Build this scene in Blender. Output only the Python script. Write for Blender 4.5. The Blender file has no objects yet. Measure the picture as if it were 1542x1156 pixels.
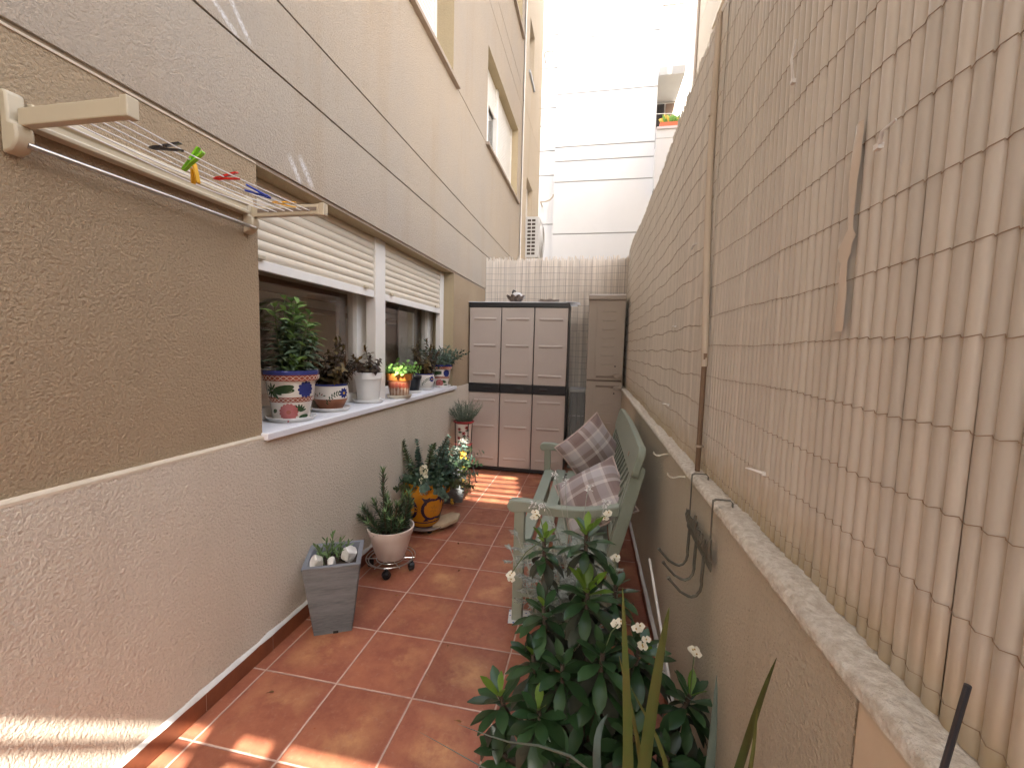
import bpy, bmesh, math, random
from mathutils import Vector, Matrix
R = random.Random(7)
PI = math.pi
sc = bpy.context.scene
C = sc.collection

# ------------------------------------------------------------------ materials
MATS = {}
def mat(name, col, rough=0.7, col2=None, scale=6.0, amt=0.5, bump=0.0, bscale=80.0, bdet=2.0, metal=0.0, trans=0.0,
        rnd=0.0, spec=0.4, stretch=(1, 1, 1), coat=0.0, bumptype='noise', col3=None, scale3=1.2, transl=0.0):
    if name in MATS: return MATS[name]
    m = bpy.data.materials.new(name); m.use_nodes = True
    nt = m.node_tree; N = nt.nodes; L = nt.links
    b = N['Principled BSDF']; out = N['Material Output']
    b.inputs['Roughness'].default_value = rough
    b.inputs['Metallic'].default_value = metal
    b.inputs['Specular IOR Level'].default_value = spec
    b.inputs['Coat Weight'].default_value = coat
    b.inputs['Transmission Weight'].default_value = trans
    tc = N.new('ShaderNodeTexCoord'); mp = N.new('ShaderNodeMapping')
    mp.inputs['Scale'].default_value = stretch
    L.new(tc.outputs['Object'], mp.inputs['Vector'])
    last = None
    base = N.new('ShaderNodeRGB'); base.outputs[0].default_value = (*col, 1); last = base.outputs[0]
    def mix(fac, a, bcol, blend='MIX'):
        x = N.new('ShaderNodeMix'); x.data_type = 'RGBA'; x.blend_type = blend
        if hasattr(fac, 'node'): L.new(fac, x.inputs[0])
        else: x.inputs[0].default_value = fac
        L.new(a, x.inputs[6])
        if hasattr(bcol, 'node'): L.new(bcol, x.inputs[7])
        else: x.inputs[7].default_value = (*bcol, 1)
        return x.outputs[2]
    def noise(s, det=4, rgh=0.6):
        n = N.new('ShaderNodeTexNoise'); n.inputs['Scale'].default_value = s; n.inputs['Detail'].default_value = det
        n.inputs['Roughness'].default_value = rgh
        L.new(mp.outputs[0], n.inputs['Vector']); return n.outputs['Fac']
    def ramp(f, a, c):
        r = N.new('ShaderNodeMapRange'); r.inputs[1].default_value = a; r.inputs[2].default_value = c
        L.new(f, r.inputs[0]); return r.outputs[0]
    def mul(f, k):
        q = N.new('ShaderNodeMath'); q.operation = 'MULTIPLY'; q.inputs[1].default_value = k; L.new(f, q.inputs[0]); return q.outputs[0]
    if col2 is not None:
        last = mix(mul(ramp(noise(scale), 0.35, 0.65), amt), last, col2)
    if col3 is not None:
        last = mix(ramp(noise(scale3, 3), 0.45, 0.7), last, col3)
    if rnd:
        at = N.new('ShaderNodeAttribute'); at.attribute_name = 'rnd'
        h = N.new('ShaderNodeHueSaturation')
        r2 = N.new('ShaderNodeMapRange'); r2.inputs[3].default_value = 1 - rnd; r2.inputs[4].default_value = 1 + rnd
        L.new(at.outputs['Fac'], r2.inputs[0]); L.new(r2.outputs[0], h.inputs['Value']); L.new(last, h.inputs['Color']); last = h.outputs[0]
    L.new(last, b.inputs['Base Color'])
    if bump:
        if bumptype == 'voro':
            v = N.new('ShaderNodeTexVoronoi'); v.inputs['Scale'].default_value = bscale; v.feature = 'SMOOTH_F1'
            L.new(mp.outputs[0], v.inputs['Vector']); src = v.outputs['Distance']
        else:
            src = noise(bscale, bdet, 0.55)
        bp = N.new('ShaderNodeBump'); bp.inputs['Strength'].default_value = 1.0; bp.inputs['Distance'].default_value = bump
        L.new(src, bp.inputs['Height']); L.new(bp.outputs[0], b.inputs['Normal'])
    if transl:
        t = N.new('ShaderNodeBsdfTranslucent'); L.new(last, t.inputs[0])
        ms = N.new('ShaderNodeMixShader'); ms.inputs[0].default_value = transl
        L.new(b.outputs[0], ms.inputs[1]); L.new(t.outputs[0], ms.inputs[2]); L.new(ms.outputs[0], out.inputs[0])
    MATS[name] = m
    return m

def nodes_of(m): return m.node_tree.nodes, m.node_tree.links

def mat_stucco(name, col, col2, stain, bump=0.006, bscale=75, pale_streaks=()):
    """Rough render: worm-like bump, blotches, thin vertical run-off stains, optional pale streaks."""
    m = bpy.data.materials.new(name); m.use_nodes = True
    N, L = nodes_of(m); b = N['Principled BSDF']
    b.inputs['Roughness'].default_value = 0.92; b.inputs['Specular IOR Level'].default_value = 0.15
    tc = N.new('ShaderNodeTexCoord')
    def noise(s, det, vec=None, rg=0.6, dist=0.0):
        n = N.new('ShaderNodeTexNoise'); n.inputs['Scale'].default_value = s; n.inputs['Detail'].default_value = det
        n.inputs['Roughness'].default_value = rg; n.inputs['Distortion'].default_value = dist
        L.new(vec or tc.outputs['Object'], n.inputs['Vector']); return n.outputs['Fac']
    def rng(f, a, c, lo=0, hi=1):
        r = N.new('ShaderNodeMapRange'); r.inputs[1].default_value = a; r.inputs[2].default_value = c
        r.inputs[3].default_value = lo; r.inputs[4].default_value = hi; L.new(f, r.inputs[0]); return r.outputs[0]
    def mix(f, a, c):
        x = N.new('ShaderNodeMix'); x.data_type = 'RGBA'; L.new(f, x.inputs[0])
        for s, q in ((a, 6), (c, 7)):
            if hasattr(s, 'node'): L.new(s, x.inputs[q])
            else: x.inputs[q].default_value = (*s, 1)
        return x.outputs[2]
    mp = N.new('ShaderNodeMapping'); mp.inputs['Scale'].default_value = (1, 1, 0.12); L.new(tc.outputs['Object'], mp.inputs[0])
    c = mix(rng(noise(1.3, 4), .35, .68), col, col2)
    c = mix(rng(noise(3.2, 4, mp.outputs[0]), .52, .78, 0, .55), c, stain)
    c = mix(rng(noise(130, 3), .30, .48, .26, 0), c, tuple(x * .5 for x in col))
    for (y0, z0, y1, z1, w) in pale_streaks:
        # pale streak: distance from a slanted line in the wall plane, broken up by noise
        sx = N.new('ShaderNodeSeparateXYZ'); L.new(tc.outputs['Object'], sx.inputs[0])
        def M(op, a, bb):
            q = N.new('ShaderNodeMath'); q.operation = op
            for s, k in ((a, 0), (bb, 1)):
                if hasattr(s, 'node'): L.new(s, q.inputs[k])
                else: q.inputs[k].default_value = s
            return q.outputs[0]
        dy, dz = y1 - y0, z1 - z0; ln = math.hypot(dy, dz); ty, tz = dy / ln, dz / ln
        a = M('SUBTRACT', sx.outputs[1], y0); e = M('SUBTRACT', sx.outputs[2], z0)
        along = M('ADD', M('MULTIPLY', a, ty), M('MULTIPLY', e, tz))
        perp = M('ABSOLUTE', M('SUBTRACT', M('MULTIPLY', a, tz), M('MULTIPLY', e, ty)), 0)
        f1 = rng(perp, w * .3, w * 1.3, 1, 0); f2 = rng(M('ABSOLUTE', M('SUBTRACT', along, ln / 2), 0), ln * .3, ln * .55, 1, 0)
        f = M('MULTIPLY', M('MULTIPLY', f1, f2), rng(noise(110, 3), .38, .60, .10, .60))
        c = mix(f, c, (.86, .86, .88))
    L.new(c, b.inputs['Base Color'])
    h1 = noise(bscale, 4, None, .62, .25)
    h1 = rng(h1, .30, .66)
    bp = N.new('ShaderNodeBump'); bp.inputs['Distance'].default_value = bump; bp.inputs['Strength'].default_value = .75
    L.new(h1, bp.inputs['Height']); L.new(bp.outputs[0], b.inputs['Normal'])
    MATS[name] = m
    return m

def mat_tile(name):
    m = bpy.data.materials.new(name); m.use_nodes = True
    N, L = nodes_of(m); b = N['Principled BSDF']
    tc = N.new('ShaderNodeTexCoord'); sx = N.new('ShaderNodeSeparateXYZ'); L.new(tc.outputs['Object'], sx.inputs[0])
    def M(op, a, bb=0.0, cc=None):
        q = N.new('ShaderNodeMath'); q.operation = op
        for s, k in ((a, 0), (bb, 1), (cc, 2)):
            if s is None: continue
            if hasattr(s, 'node'): L.new(s, q.inputs[k])
            else: q.inputs[k].default_value = s
        return q.outputs[0]
    def rng(f, a, c, lo=0, hi=1):
        r = N.new('ShaderNodeMapRange'); r.inputs[1].default_value = a; r.inputs[2].default_value = c
        r.inputs[3].default_value = lo; r.inputs[4].default_value = hi; L.new(f, r.inputs[0]); return r.outputs[0]
    T = .33
    fx = M('FRACT', M('DIVIDE', sx.outputs[0], T)); fy = M('FRACT', M('DIVIDE', sx.outputs[1], T))
    ex = M('MULTIPLY', M('MINIMUM', fx, M('SUBTRACT', 1.0, fx)), T); ey = M('MULTIPLY', M('MINIMUM', fy, M('SUBTRACT', 1.0, fy)), T)
    e = M('MINIMUM', ex, ey)
    nz = N.new('ShaderNodeTexNoise'); nz.inputs['Scale'].default_value = 60; L.new(tc.outputs['Object'], nz.inputs[0])
    e2 = M('ADD', e, M('MULTIPLY', M('SUBTRACT', nz.outputs['Fac'], .5), .0028))
    grout = rng(e2, .0026, .0042, 1, 0)
    cell = N.new('ShaderNodeCombineXYZ'); L.new(M('FLOOR', M('DIVIDE', sx.outputs[0], T)), cell.inputs[0]); L.new(M('FLOOR', M('DIVIDE', sx.outputs[1], T)), cell.inputs[1])
    wn = N.new('ShaderNodeTexWhiteNoise'); wn.noise_dimensions = '2D'; L.new(cell.outputs[0], wn.inputs['Vector'])
    sh = N.new('ShaderNodeVectorMath'); sh.operation = 'MULTIPLY_ADD'; L.new(wn.outputs['Color'], sh.inputs[0]); sh.inputs[1].default_value = (9, 9, 9); L.new(tc.outputs['Object'], sh.inputs[2])
    n1 = N.new('ShaderNodeTexNoise'); n1.inputs['Scale'].default_value = 7; n1.inputs['Detail'].default_value = 7; n1.inputs['Roughness'].default_value = .72; L.new(sh.outputs[0], n1.inputs[0])
    n2 = N.new('ShaderNodeTexNoise'); n2.inputs['Scale'].default_value = 4; n2.inputs['Detail'].default_value = 6; n2.inputs['Roughness'].default_value = .7; L.new(sh.outputs[0], n2.inputs[0])
    def mix(f, a, c):
        x = N.new('ShaderNodeMix'); x.data_type = 'RGBA'; L.new(f, x.inputs[0])
        for s, q in ((a, 6), (c, 7)):
            if hasattr(s, 'node'): L.new(s, x.inputs[q])
            else: x.inputs[q].default_value = (*s, 1)
        return x.outputs[2]
    c = mix(rng(n1.outputs['Fac'], .38, .62), (.335, .120, .066), (.25, .080, .047))
    # golden cloud in the middle of each tile, broken by noise
    mid = M('MULTIPLY', rng(e, .02, .13), rng(n2.outputs['Fac'], .46, .66))
    c = mix(M('MULTIPLY', mid, .95), c, (.52, .27, .125))
    h = N.new('ShaderNodeHueSaturation'); L.new(c, h.inputs['Color']); L.new(rng(wn.outputs['Value'], 0, 1, .86, 1.12), h.inputs['Value'])
    n3 = N.new('ShaderNodeTexNoise'); n3.inputs['Scale'].default_value = 38; n3.inputs['Detail'].default_value = 5; n3.inputs['Roughness'].default_value = .75; L.new(tc.outputs['Object'], n3.inputs[0])
    c = mix(rng(n3.outputs['Fac'], .56, .72, 0, .3), h.outputs[0], (.46, .30, .22))
    gc = mix(rng(n2.outputs['Fac'], .35, .65), (.54, .39, .32), (.34, .22, .17))
    c = mix(grout, c, gc)
    L.new(c, b.inputs['Base Color'])
    b.inputs['Specular IOR Level'].default_value = .35
    L.new(rng(n1.outputs['Fac'], .3, .7, .26, .48), b.inputs['Roughness'])
    hh = M('ADD', rng(e2, .002, .007), M('MULTIPLY', n3.outputs['Fac'], .18))
    bp = N.new('ShaderNodeBump'); bp.inputs['Distance'].default_value = .002; bp.inputs['Strength'].default_value = .8
    L.new(hh, bp.inputs['Height']); L.new(bp.outputs[0], b.inputs['Normal'])
    MATS[name] = m
    return m

# ------------------------------------------------------------------ mesh builder
class MB:
    def __init__(s): s.v = []; s.f = []; s.m = []; s.r = []
    def add(s, vs, fs, mi=0, rnd=None):
        o = len(s.v); s.v += [tuple(p) for p in vs]
        q = R.random() if rnd is None else rnd
        for f in fs: s.f.append(tuple(o + i for i in f)); s.m.append(mi); s.r.append(q)
    def box(s, c, d, mi=0, rot=None, taper=1.0, rnd=None):
        x, y, z = d[0] / 2, d[1] / 2, d[2] / 2
        vs = [Vector((sx * x * (taper if sz > 0 else 1), sy * y * (taper if sz > 0 else 1), sz * z)) for sz in (-1, 1) for sy in (-1, 1) for sx in (-1, 1)]
        if rot is not None: vs = [rot @ p for p in vs]
        c = Vector(c)
        s.add([p + c for p in vs], [(0, 2, 3, 1), (4, 5, 7, 6), (0, 1, 5, 4), (2, 6, 7, 3), (0, 4, 6, 2), (1, 3, 7, 5)], mi, rnd)
    def b2(s, p, q, mi=0):
        s.box([(a + b) / 2 for a, b in zip(p, q)], [abs(b - a) for a, b in zip(p, q)], mi)
    def tube(s, path, rad, seg=8, mi=0, cap=True, flat=1.0, rnd=None):
        P = [Vector(p) for p in path]; n = len(P)
        rs = rad if isinstance(rad, (list, tuple)) else [rad] * n
        q = R.random() if rnd is None else rnd
        t0 = (P[1] - P[0]).normalized()
        up = Vector((0, 0, 1)) if abs(t0.z) < .9 else Vector((1, 0, 0))
        nx = t0.cross(up).normalized(); vs = []
        for i in range(n):
            t = (P[min(i + 1, n - 1)] - P[max(i - 1, 0)]).normalized()
            nx = (nx - t * nx.dot(t)).normalized(); ny = t.cross(nx)
            for k in range(seg):
                a = 2 * PI * k / seg
                vs.append(P[i] + (nx * math.cos(a) + ny * math.sin(a) * flat) * rs[i])
        fs = [(i * seg + k, i * seg + (k + 1) % seg, (i + 1) * seg + (k + 1) % seg, (i + 1) * seg + k) for i in range(n - 1) for k in range(seg)]
        if cap: fs += [tuple(range(seg))[::-1], tuple((n - 1) * seg + k for k in range(seg))]
        s.add(vs, fs, mi, q)
    def lathe(s, prof, c=(0, 0, 0), seg=40, close=True):
        """prof: (r, z[, mi]) from bottom to top (outside up, then down inside)."""
        c = Vector(c); n = len(prof); vs = []
        for p in prof:
            for k in range(seg):
                a = 2 * PI * k / seg; vs.append(c + Vector((p[0] * math.cos(a), p[0] * math.sin(a), p[1])))
        o = len(s.v); s.v += [tuple(v) for v in vs]
        for i in range(n - 1):
            mi = prof[i][2] if len(prof[i]) > 2 else 0
            for k in range(seg):
                s.f.append((o + i * seg + k, o + i * seg + (k + 1) % seg, o + (i + 1) * seg + (k + 1) % seg, o + (i + 1) * seg + k)); s.m.append(mi); s.r.append(.5)
        s.f.append(tuple(o + k for k in range(seg))[::-1]); s.m.append(prof[0][2] if len(prof[0]) > 2 else 0); s.r.append(.5)
        if close:
            s.f.append(tuple(o + (n - 1) * seg + k for k in range(seg))); s.m.append(prof[-1][2] if len(prof[-1]) > 2 else 0); s.r.append(.5)
    def prism(s, poly, axis, a, b, mi=0):
        """polygon of 2-D points pulled along an axis from a to b."""
        def P(u, v, w): return {'x': (w, u, v), 'y': (u, w, v), 'z': (u, v, w)}[axis]
        n = len(poly); vs = [P(u, v, a) for u, v in poly] + [P(u, v, b) for u, v in poly]
        s.add(vs, [tuple(range(n)), tuple(range(n, 2 * n))[::-1]] + [(i, n + i, n + (i + 1) % n, (i + 1) % n) for i in range(n)], mi)
    def leaf(s, base, d, up, ln, wd, prof=(0.25, .8, 1, .7, .05), curl=0.3, fold=0.25, mi=0, rnd=None):
        base = Vector(base); d = Vector(d).normalized(); up = Vector(up)
        side = d.cross(up)
        if side.length < 1e-4: side = d.cross(Vector((1, 0, .1)))
        side.normalize(); nr = side.cross(d).normalized()
        n = len(prof); vs = []; p = base.copy(); dd = d.copy()
        for i, w in enumerate(prof):
            h = w * wd / 2
            vs += [p - side * h + nr * h * fold, p, p + side * h + nr * h * fold]
            if i < n - 1:
                a = -curl / (n - 1); dd = (dd * math.cos(a) + nr * math.sin(a)).normalized(); nr = side.cross(dd).normalized()
                p = p + dd * (ln / (n - 1))
        fs = []
        for i in range(n - 1):
            o = 3 * i; fs += [(o, o + 1, o + 4, o + 3), (o + 1, o + 2, o + 5, o + 4)]
        s.add(vs, fs, mi, rnd)
        return p
    def build(s, name, mats, parent=None, smooth=True, bevel=0.0, world=True, sharp=35, bseg=2):
        me = bpy.data.meshes.new(name)
        vs = s.v
        if parent is not None and world:
            inv = wmat(parent).inverted(); vs = [tuple(inv @ Vector(p)) for p in vs]
        me.from_pydata(vs, [], s.f)
        if not isinstance(mats, (list, tuple)): mats = [mats]
        for m in mats: me.materials.append(m)
        me.polygons.foreach_set('material_index', s.m)
        at = me.attributes.new('rnd', 'FLOAT', 'FACE'); at.data.foreach_set('value', s.r)
        bm = bmesh.new(); bm.from_mesh(me); bmesh.ops.recalc_face_normals(bm, faces=bm.faces); bm.to_mesh(me); bm.free()
        if smooth:
            me.polygons.foreach_set('use_smooth', [True] * len(me.polygons))
            me.set_sharp_from_angle(angle=math.radians(sharp))
        me.update()
        o = bpy.data.objects.new(name, me); C.objects.link(o)
        if parent is not None: o.parent = parent
        if bevel:
            b = o.modifiers.new('bevel', 'BEVEL'); b.width = bevel; b.segments = bseg; b.limit_method = 'ANGLE'; b.angle_limit = math.radians(40)
            b.harden_normals = False
        return o

def wmat(o):
    m = Matrix.LocRotScale(o.location, o.rotation_euler, o.scale)
    return wmat(o.parent) @ m if o.parent else m

def tag(o, label=None, cat=None, group=None, kind=None):
    if label: o['label'] = label
    if cat: o['category'] = cat
    if group: o['group'] = group
    if kind: o['kind'] = kind
    return o
def thing(name, label, cat, loc=(0, 0, 0), rz=0.0, group=None):
    o = bpy.data.objects.new(name, None); o.empty_display_size = .1; C.objects.link(o)
    o.location = loc; o.rotation_euler = (0, 0, rz)
    return tag(o, label, cat, group)
def copy_tree(o, parent=None):
    c = o.copy(); C.objects.link(c)
    if parent is not None: c.parent = parent
    for ch in list(o.children): copy_tree(ch, c)
    return c
def lerp(a, b, t): return a + (b - a) * t
def rv(s=1.0): return Vector((R.uniform(-s, s), R.uniform(-s, s), R.uniform(-s, s)))

# ------------------------------------------------------------------ palette
m_lower = mat_stucco('plaster_lower', (.67, .60, .495), (.63, .56, .46), (.57, .49, .385), .0078, 105)
m_mid = mat_stucco('plaster_tan', (.43, .325, .212), (.39, .292, .19), (.345, .25, .16), .0105, 112)
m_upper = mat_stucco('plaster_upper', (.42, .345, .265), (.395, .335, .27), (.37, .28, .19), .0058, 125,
                     pale_streaks=((.29, 2.225, .37, 2.12, .016), (.36, 2.25, .455, 2.13, .018), (-.09, 2.60, .03, 2.535, .012), (-.01, 2.66, .09, 2.55, .012)))
m_groove = mat('groove_mortar', (.34, .265, .195), .9, (.28, .215, .155), 12, .6)
m_ledge = mat('ledge_paint', (.62, .53, .41), .8, (.50, .42, .31), 9, .6, bump=.002, bscale=60)
m_cream = mat_stucco('plaster_cream', (.50, .42, .32), (.48, .40, .30), (.46, .35, .23), .002, 60)
m_white_wall = mat('white_facade_paint', (.62, .615, .61), .8, (.59, .585, .58), 1.2, .6, bump=.001, bscale=40)
m_seam = mat('facade_seam', (.33, .325, .32), .9)
m_right = mat_stucco('plaster_garden_wall', (.72, .645, .51), (.66, .59, .46), (.58, .50, .36), .0140, 115)
m_smooth = mat('smooth_cement', (.62, .53, .40), .9, (.55, .46, .34), 7, .6, bump=.0015, bscale=50)
m_cap = mat('cap_mortar', (.74, .68, .58), .95, (.50, .42, .32), 70, .8, bump=.010, bscale=120, bdet=5)
m_tile = mat_tile('terracotta_tile')
m_skirt = mat('skirting_tile', (.235, .078, .035), .45, (.16, .05, .025), 9, .8, bump=.001, bscale=30, rnd=.12)
m_grout = mat('grout', (.46, .36, .30), .9)
m_bead = mat('white_bead', (.66, .65, .62), .6, (.55, .53, .48), 14, .6, bump=.002, bscale=50)
m_white = mat('white_paint', (.76, .74, .70), .4, (.70, .67, .62), 10, .5)
m_marble = mat('white_sill', (.74, .74, .76), .35, (.64, .64, .67), 5, .5)
m_shut = mat('shutter_slat', (.70, .63, .51), .45, (.62, .55, .44), 3, .5)
m_alu = mat('white_aluminium', (.72, .69, .64), .4, (.64, .61, .56), 6, .4)
m_dark = mat('dark_gap', (.02, .018, .016), .8)
m_wood = mat('brown_wood', (.34, .15, .06), .5, (.22, .09, .035), 3, .8, stretch=(1, 1, 8))
m_room = mat('room_wall', (.52, .36, .26), .9)
m_curt = mat('curtain', (.62, .60, .56), .9, transl=.3)
m_taupe = mat('cabinet_door', (.425, .372, .335), .38, (.39, .34, .305), 2.5, .6, bump=.0006, bscale=300)
m_black = mat('black_plastic', (.016, .016, .018), .35, bump=.0004, bscale=200)
m_tanp = mat('locker_plastic', (.38, .322, .265), .45, (.345, .29, .24), 3, .6, bump=.0006, bscale=300)
m_tanp2 = mat('locker_plastic_dark', (.20, .155, .12), .5)
m_sage = mat('sage_paint', (.27, .305, .245), .42, (.235, .27, .21), 8, .7, bump=.0012, bscale=90, stretch=(1, .25, 1), spec=.4)
m_beige_pl = mat('rack_plastic', (.50, .43, .31), .4, (.46, .39, .28), 5, .4)
m_steel = mat('steel', (.62, .62, .62), .3, metal=1.0)
m_cord = mat('rack_cord', (.72, .70, .66), .6)
m_iron = mat('painted_iron', (.15, .14, .105), .55, (.10, .09, .07), 40, .6, bump=.001, bscale=90, metal=.2)
m_soil = mat('soil', (.035, .024, .017), .95, (.07, .05, .035), 40, .7, bump=.01, bscale=60)
m_stake = mat('dark_stake', (.03, .03, .035), .5)

# ------------------------------------------------------------------ ground and floor
mb = MB(); mb.b2((-40, -40, -.30), (60, 60, -.10)); tag(mb.build('ground', mat('ground_earth', (.32, .28, .23), .95, (.25, .21, .17), 2, .6)), kind='structure')
mb = MB(); mb.b2((-.10, -3.1, -.08), (1.75, 4.3, 0)); tag(mb.build('patio_floor', m_tile), kind='structure')

# ------------------------------------------------------------------ left building
A = -.005
bld = thing('apartment_building', 'tan and pink rendered apartment building along the left side with half lowered shutters', 'building', (-.085, 0, 0), A)
BL = lambda x, y, z: wmat(bld) @ Vector((x, y, z))
WIN = [(.105, 2.56, .955, 2.105), (-1.2, 2.45, 3.84, 4.98), (3.66, 5.62, 3.84, 4.95), (3.7, 5.7, 6.50, 7.7)]
def facade(y0, y1, z0, z1, holes, grooves, zone, vgrooves=()):
    ys = {y0, y1}; zs = {z0, z1, .975, 2.10, 2.122}
    for a, b, c, d in holes: ys |= {a, b}; zs |= {c, d}
    for g in grooves: zs |= {g - .005, g + .005}
    ys = sorted(y for y in ys if y0 <= y <= y1); zs = sorted(z for z in zs if z0 <= z <= z1)
    def info(i, j):
        if i < 0 or j < 0 or i >= len(ys) - 1 or j >= len(zs) - 1: return None
        yc, zc = (ys[i] + ys[i + 1]) / 2, (zs[j] + zs[j + 1]) / 2
        for a, b, c, d in holes:
            if a < yc < b and c < zc < d: return (.36, -1)
        for g in grooves:
            if abs(zc - g) < .005: return (.010, 3)
        return zone(yc, zc)
    mb = MB()
    for i in range(len(ys) - 1):
        for j in range(len(zs) - 1):
            d, mi = info(i, j); a, b, c, e = ys[i], ys[i + 1], zs[j], zs[j + 1]
            if mi >= 0: mb.add([(-d, a, c), (-d, b, c), (-d, b, e), (-d, a, e)], [(0, 1, 2, 3)], mi)
            for (ii, jj, p, q) in ((i + 1, j, (b, c), (b, e)), (i, j + 1, (a, e), (b, e))):
                o = info(ii, jj)
                if o is None or abs(o[0] - d) < 1e-6: continue
                lo, hi = min(d, o[0]), max(d, o[0]); mm = mi if d < o[0] else o[1]
                if mm == -1: mm = 0
                big = 4 if hi > .3 else mm
                mb.add([(-lo, *p), (-lo, *q), (-hi, *q), (-hi, *p)], [(0, 1, 2, 3)], big)
    return mb
def zone1(y, z):
    if z < .975: return (-.016, 0)
    if z < 2.10: return (0., 1)
    if z < 2.122: return (.006, 3)
    return (-.004, 2)
m_reveal = mat_stucco('plaster_reveal', (.42, .34, .22), (.38, .31, .20), (.36, .29, .19), .002, 90)
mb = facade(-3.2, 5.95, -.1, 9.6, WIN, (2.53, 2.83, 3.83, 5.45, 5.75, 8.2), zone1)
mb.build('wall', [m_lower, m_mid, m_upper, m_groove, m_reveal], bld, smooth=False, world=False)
# rounded painted ledges where the lower and middle bands meet
mb = MB(); mb.prism([(.0165, .966), (.0165, .974), (.011, .980), (.0, .982), (-.01, .982), (-.01, .966)], 'y', -3.19, .092); mb.build('ledge', m_ledge, bld, world=False)
mb = MB(); mb.prism([(-.004, 2.100), (.004, 2.102), (.005, 2.108), (-.006, 2.112)], 'y', -3.19, .10); mb.build('lintel_line', m_ledge, bld, world=False)
# second, cream, section of the same front
def zone2(y, z): return (0., 0)
mb = facade(5.95, 8.05, 2.0, 9.6, [(6.45, 7.2, 3.45, 4.55), (6.38, 6.92, 6.35, 7.25)], (5.6,), zone2)
w2 = mb.build('wall', [m_cream, m_cream, m_cream, m_groove, m_cream], bld, smooth=False, world=False); w2.location = (.02, 0, 0); w2['label'] = 'cream rendered wall section'
mb = MB(); mb.b2((-4, 8.0, 2), (.019, 8.05, 9.6)); mb.b2((-4, -3.2, 9.6), (.05, 8.05, 9.75)); mb.build('roof_slab', m_cream, bld, world=False)
mb = MB(); mb.b2((-3.4, -3.2, 2.30), (-3.2, 8, 9.6)); mb.b2((-3.4, -3.2, -.1), (-3.2, 8, .6)); mb.b2((-3.4, 5.6, .6), (-3.2, 8, 2.3)); mb.b2((-3.4, -3.4, -.1), (.0, -3.2, 9.6)); mb.b2((-3.2, 5.96, 0.0), (-.4, 6.06, 2.8)); mb.b2((-3.2, -.9, 0), (-.45, -.85, 2.6)); mb.build('inner_wall', m_room, bld, world=False)
mb = MB(); mb.b2((-3.2, -3.2, 2.62), (-.40, 5.95, 2.75)); mb.b2((-3.2, -3.2, 0.0), (-.40, 5.95, .04)); mb.b2((-3.2, -3.2, 5.3), (-.40, 5.95, 5.4)); mb.build('floor_slab', m_room, bld, world=False)
mb = MB(); mb.tube([(.012, 5.99, 2.0), (.012, 5.99, 9.6)], .018, 8); mb.build('downpipe', m_white, bld, world=False)

def shutter(y0, y1, ztop, zbot, x, parent, slat=.045):
    mb = MB(); z = zbot + .05
    while z < ztop:
        pr = []
        for k in range(6):
            t = k / 5; pr.append((x + .009 * math.sin(PI * t) ** .7, z + slat * .94 * t))
        pr += [(x - .006, z + slat * .94), (x - .006, z)]
        mb.prism(pr, 'y', y0, y1); z += slat
    mb.b2((x - .008, y0, zbot + .05), (x - .0065, y1, ztop), 1)
    o = mb.build('roller_shutter', [m_shut, m_dark], parent, world=False, sharp=50)
    mb = MB(); mb.b2((x - .008, y0, zbot), (x + .013, y1, zbot + .047)); mb.build('bottom_rail', m_white, o, world=False, bevel=.003)
    for yy in (y0 + .10, y1 - .12): mb = MB(); mb.b2((x + .0135, yy - .022, zbot + .046), (x + .030, yy + .022, zbot + .064)); mb.build('stop', m_beige_pl, o, world=False, bevel=.003)
    return o

m_glass = bpy.data.materials.new('window_glass'); m_glass.use_nodes = True
N, L = nodes_of(m_glass); N.remove(N['Principled BSDF'])
tr = N.new('ShaderNodeBsdfTransparent'); tr.inputs[0].default_value = (.90, .90, .88, 1)
gl = N.new('ShaderNodeBsdfGlossy'); gl.inputs['Roughness'].default_value = .015
lw = N.new('ShaderNodeLayerWeight'); lw.inputs[0].default_value = .5; pw = N.new('ShaderNodeMath'); pw.operation = 'POWER'; pw.inputs[1].default_value = 4; L.new(lw.outputs['Facing'], pw.inputs[0]); fr = N.new('ShaderNodeMapRange'); fr.inputs[3].default_value = .12; fr.inputs[4].default_value = .8; L.new(pw.outputs[0], fr.inputs[0])
ms = N.new('ShaderNodeMixShader'); L.new(fr.outputs[0], ms.inputs[0]); L.new(tr.outputs[0], ms.inputs[1]); L.new(gl.outputs[0], ms.inputs[2]); L.new(ms.outputs[0], N['Material Output'].inputs[0])

# ground-floor window
mb = MB(); x = -.115
mb.b2((x - .05, 1.226, .99), (x + .022, 1.362, 2.104))
mb.b2((x - .02, .106, .99), (x + .012, .122, 2.104)); mb.b2((x - .03, 2.46, .99), (x + .014, 2.555, 2.104))
xg = -.235
for a, b in ((.11, .17), (1.19, 1.40), (2.43, 2.555)): mb.b2((xg - .05, a, .99), (xg + .022, b, 2.10))
mb.b2((xg - .045, .17, .992), (xg + .018, 2.43, 1.05)); mb.b2((xg - .045, .17, 2.02), (xg + .018, 2.43, 2.10))
win = mb.build('window', m_alu, bld, smooth=False, world=False, bevel=.003)
win.location = (0, 0, 0)
mb = MB(); mb.b2((xg - .012, .17, 1.05), (xg - .008, 1.19, 2.02)); mb.build('pane', m_glass, win, smooth=False, world=False)
mb = MB(); mb.b2((xg - .012, 1.40, 1.05), (xg - .008, 2.43, 2.02)); mb.build('pane', m_glass, win, smooth=False, world=False)
shutter(.123, 1.225, 2.10, 1.702, x, bld); shutter(1.363, 2.459, 2.10, 1.70, x, bld)
mb = MB(); xi = -.42
for a, b in ((.35, .41), (1.30, 1.38), (2.32, 2.41)): mb.b2((xi - .03, a, .955), (xi, b, 1.664))
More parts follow.
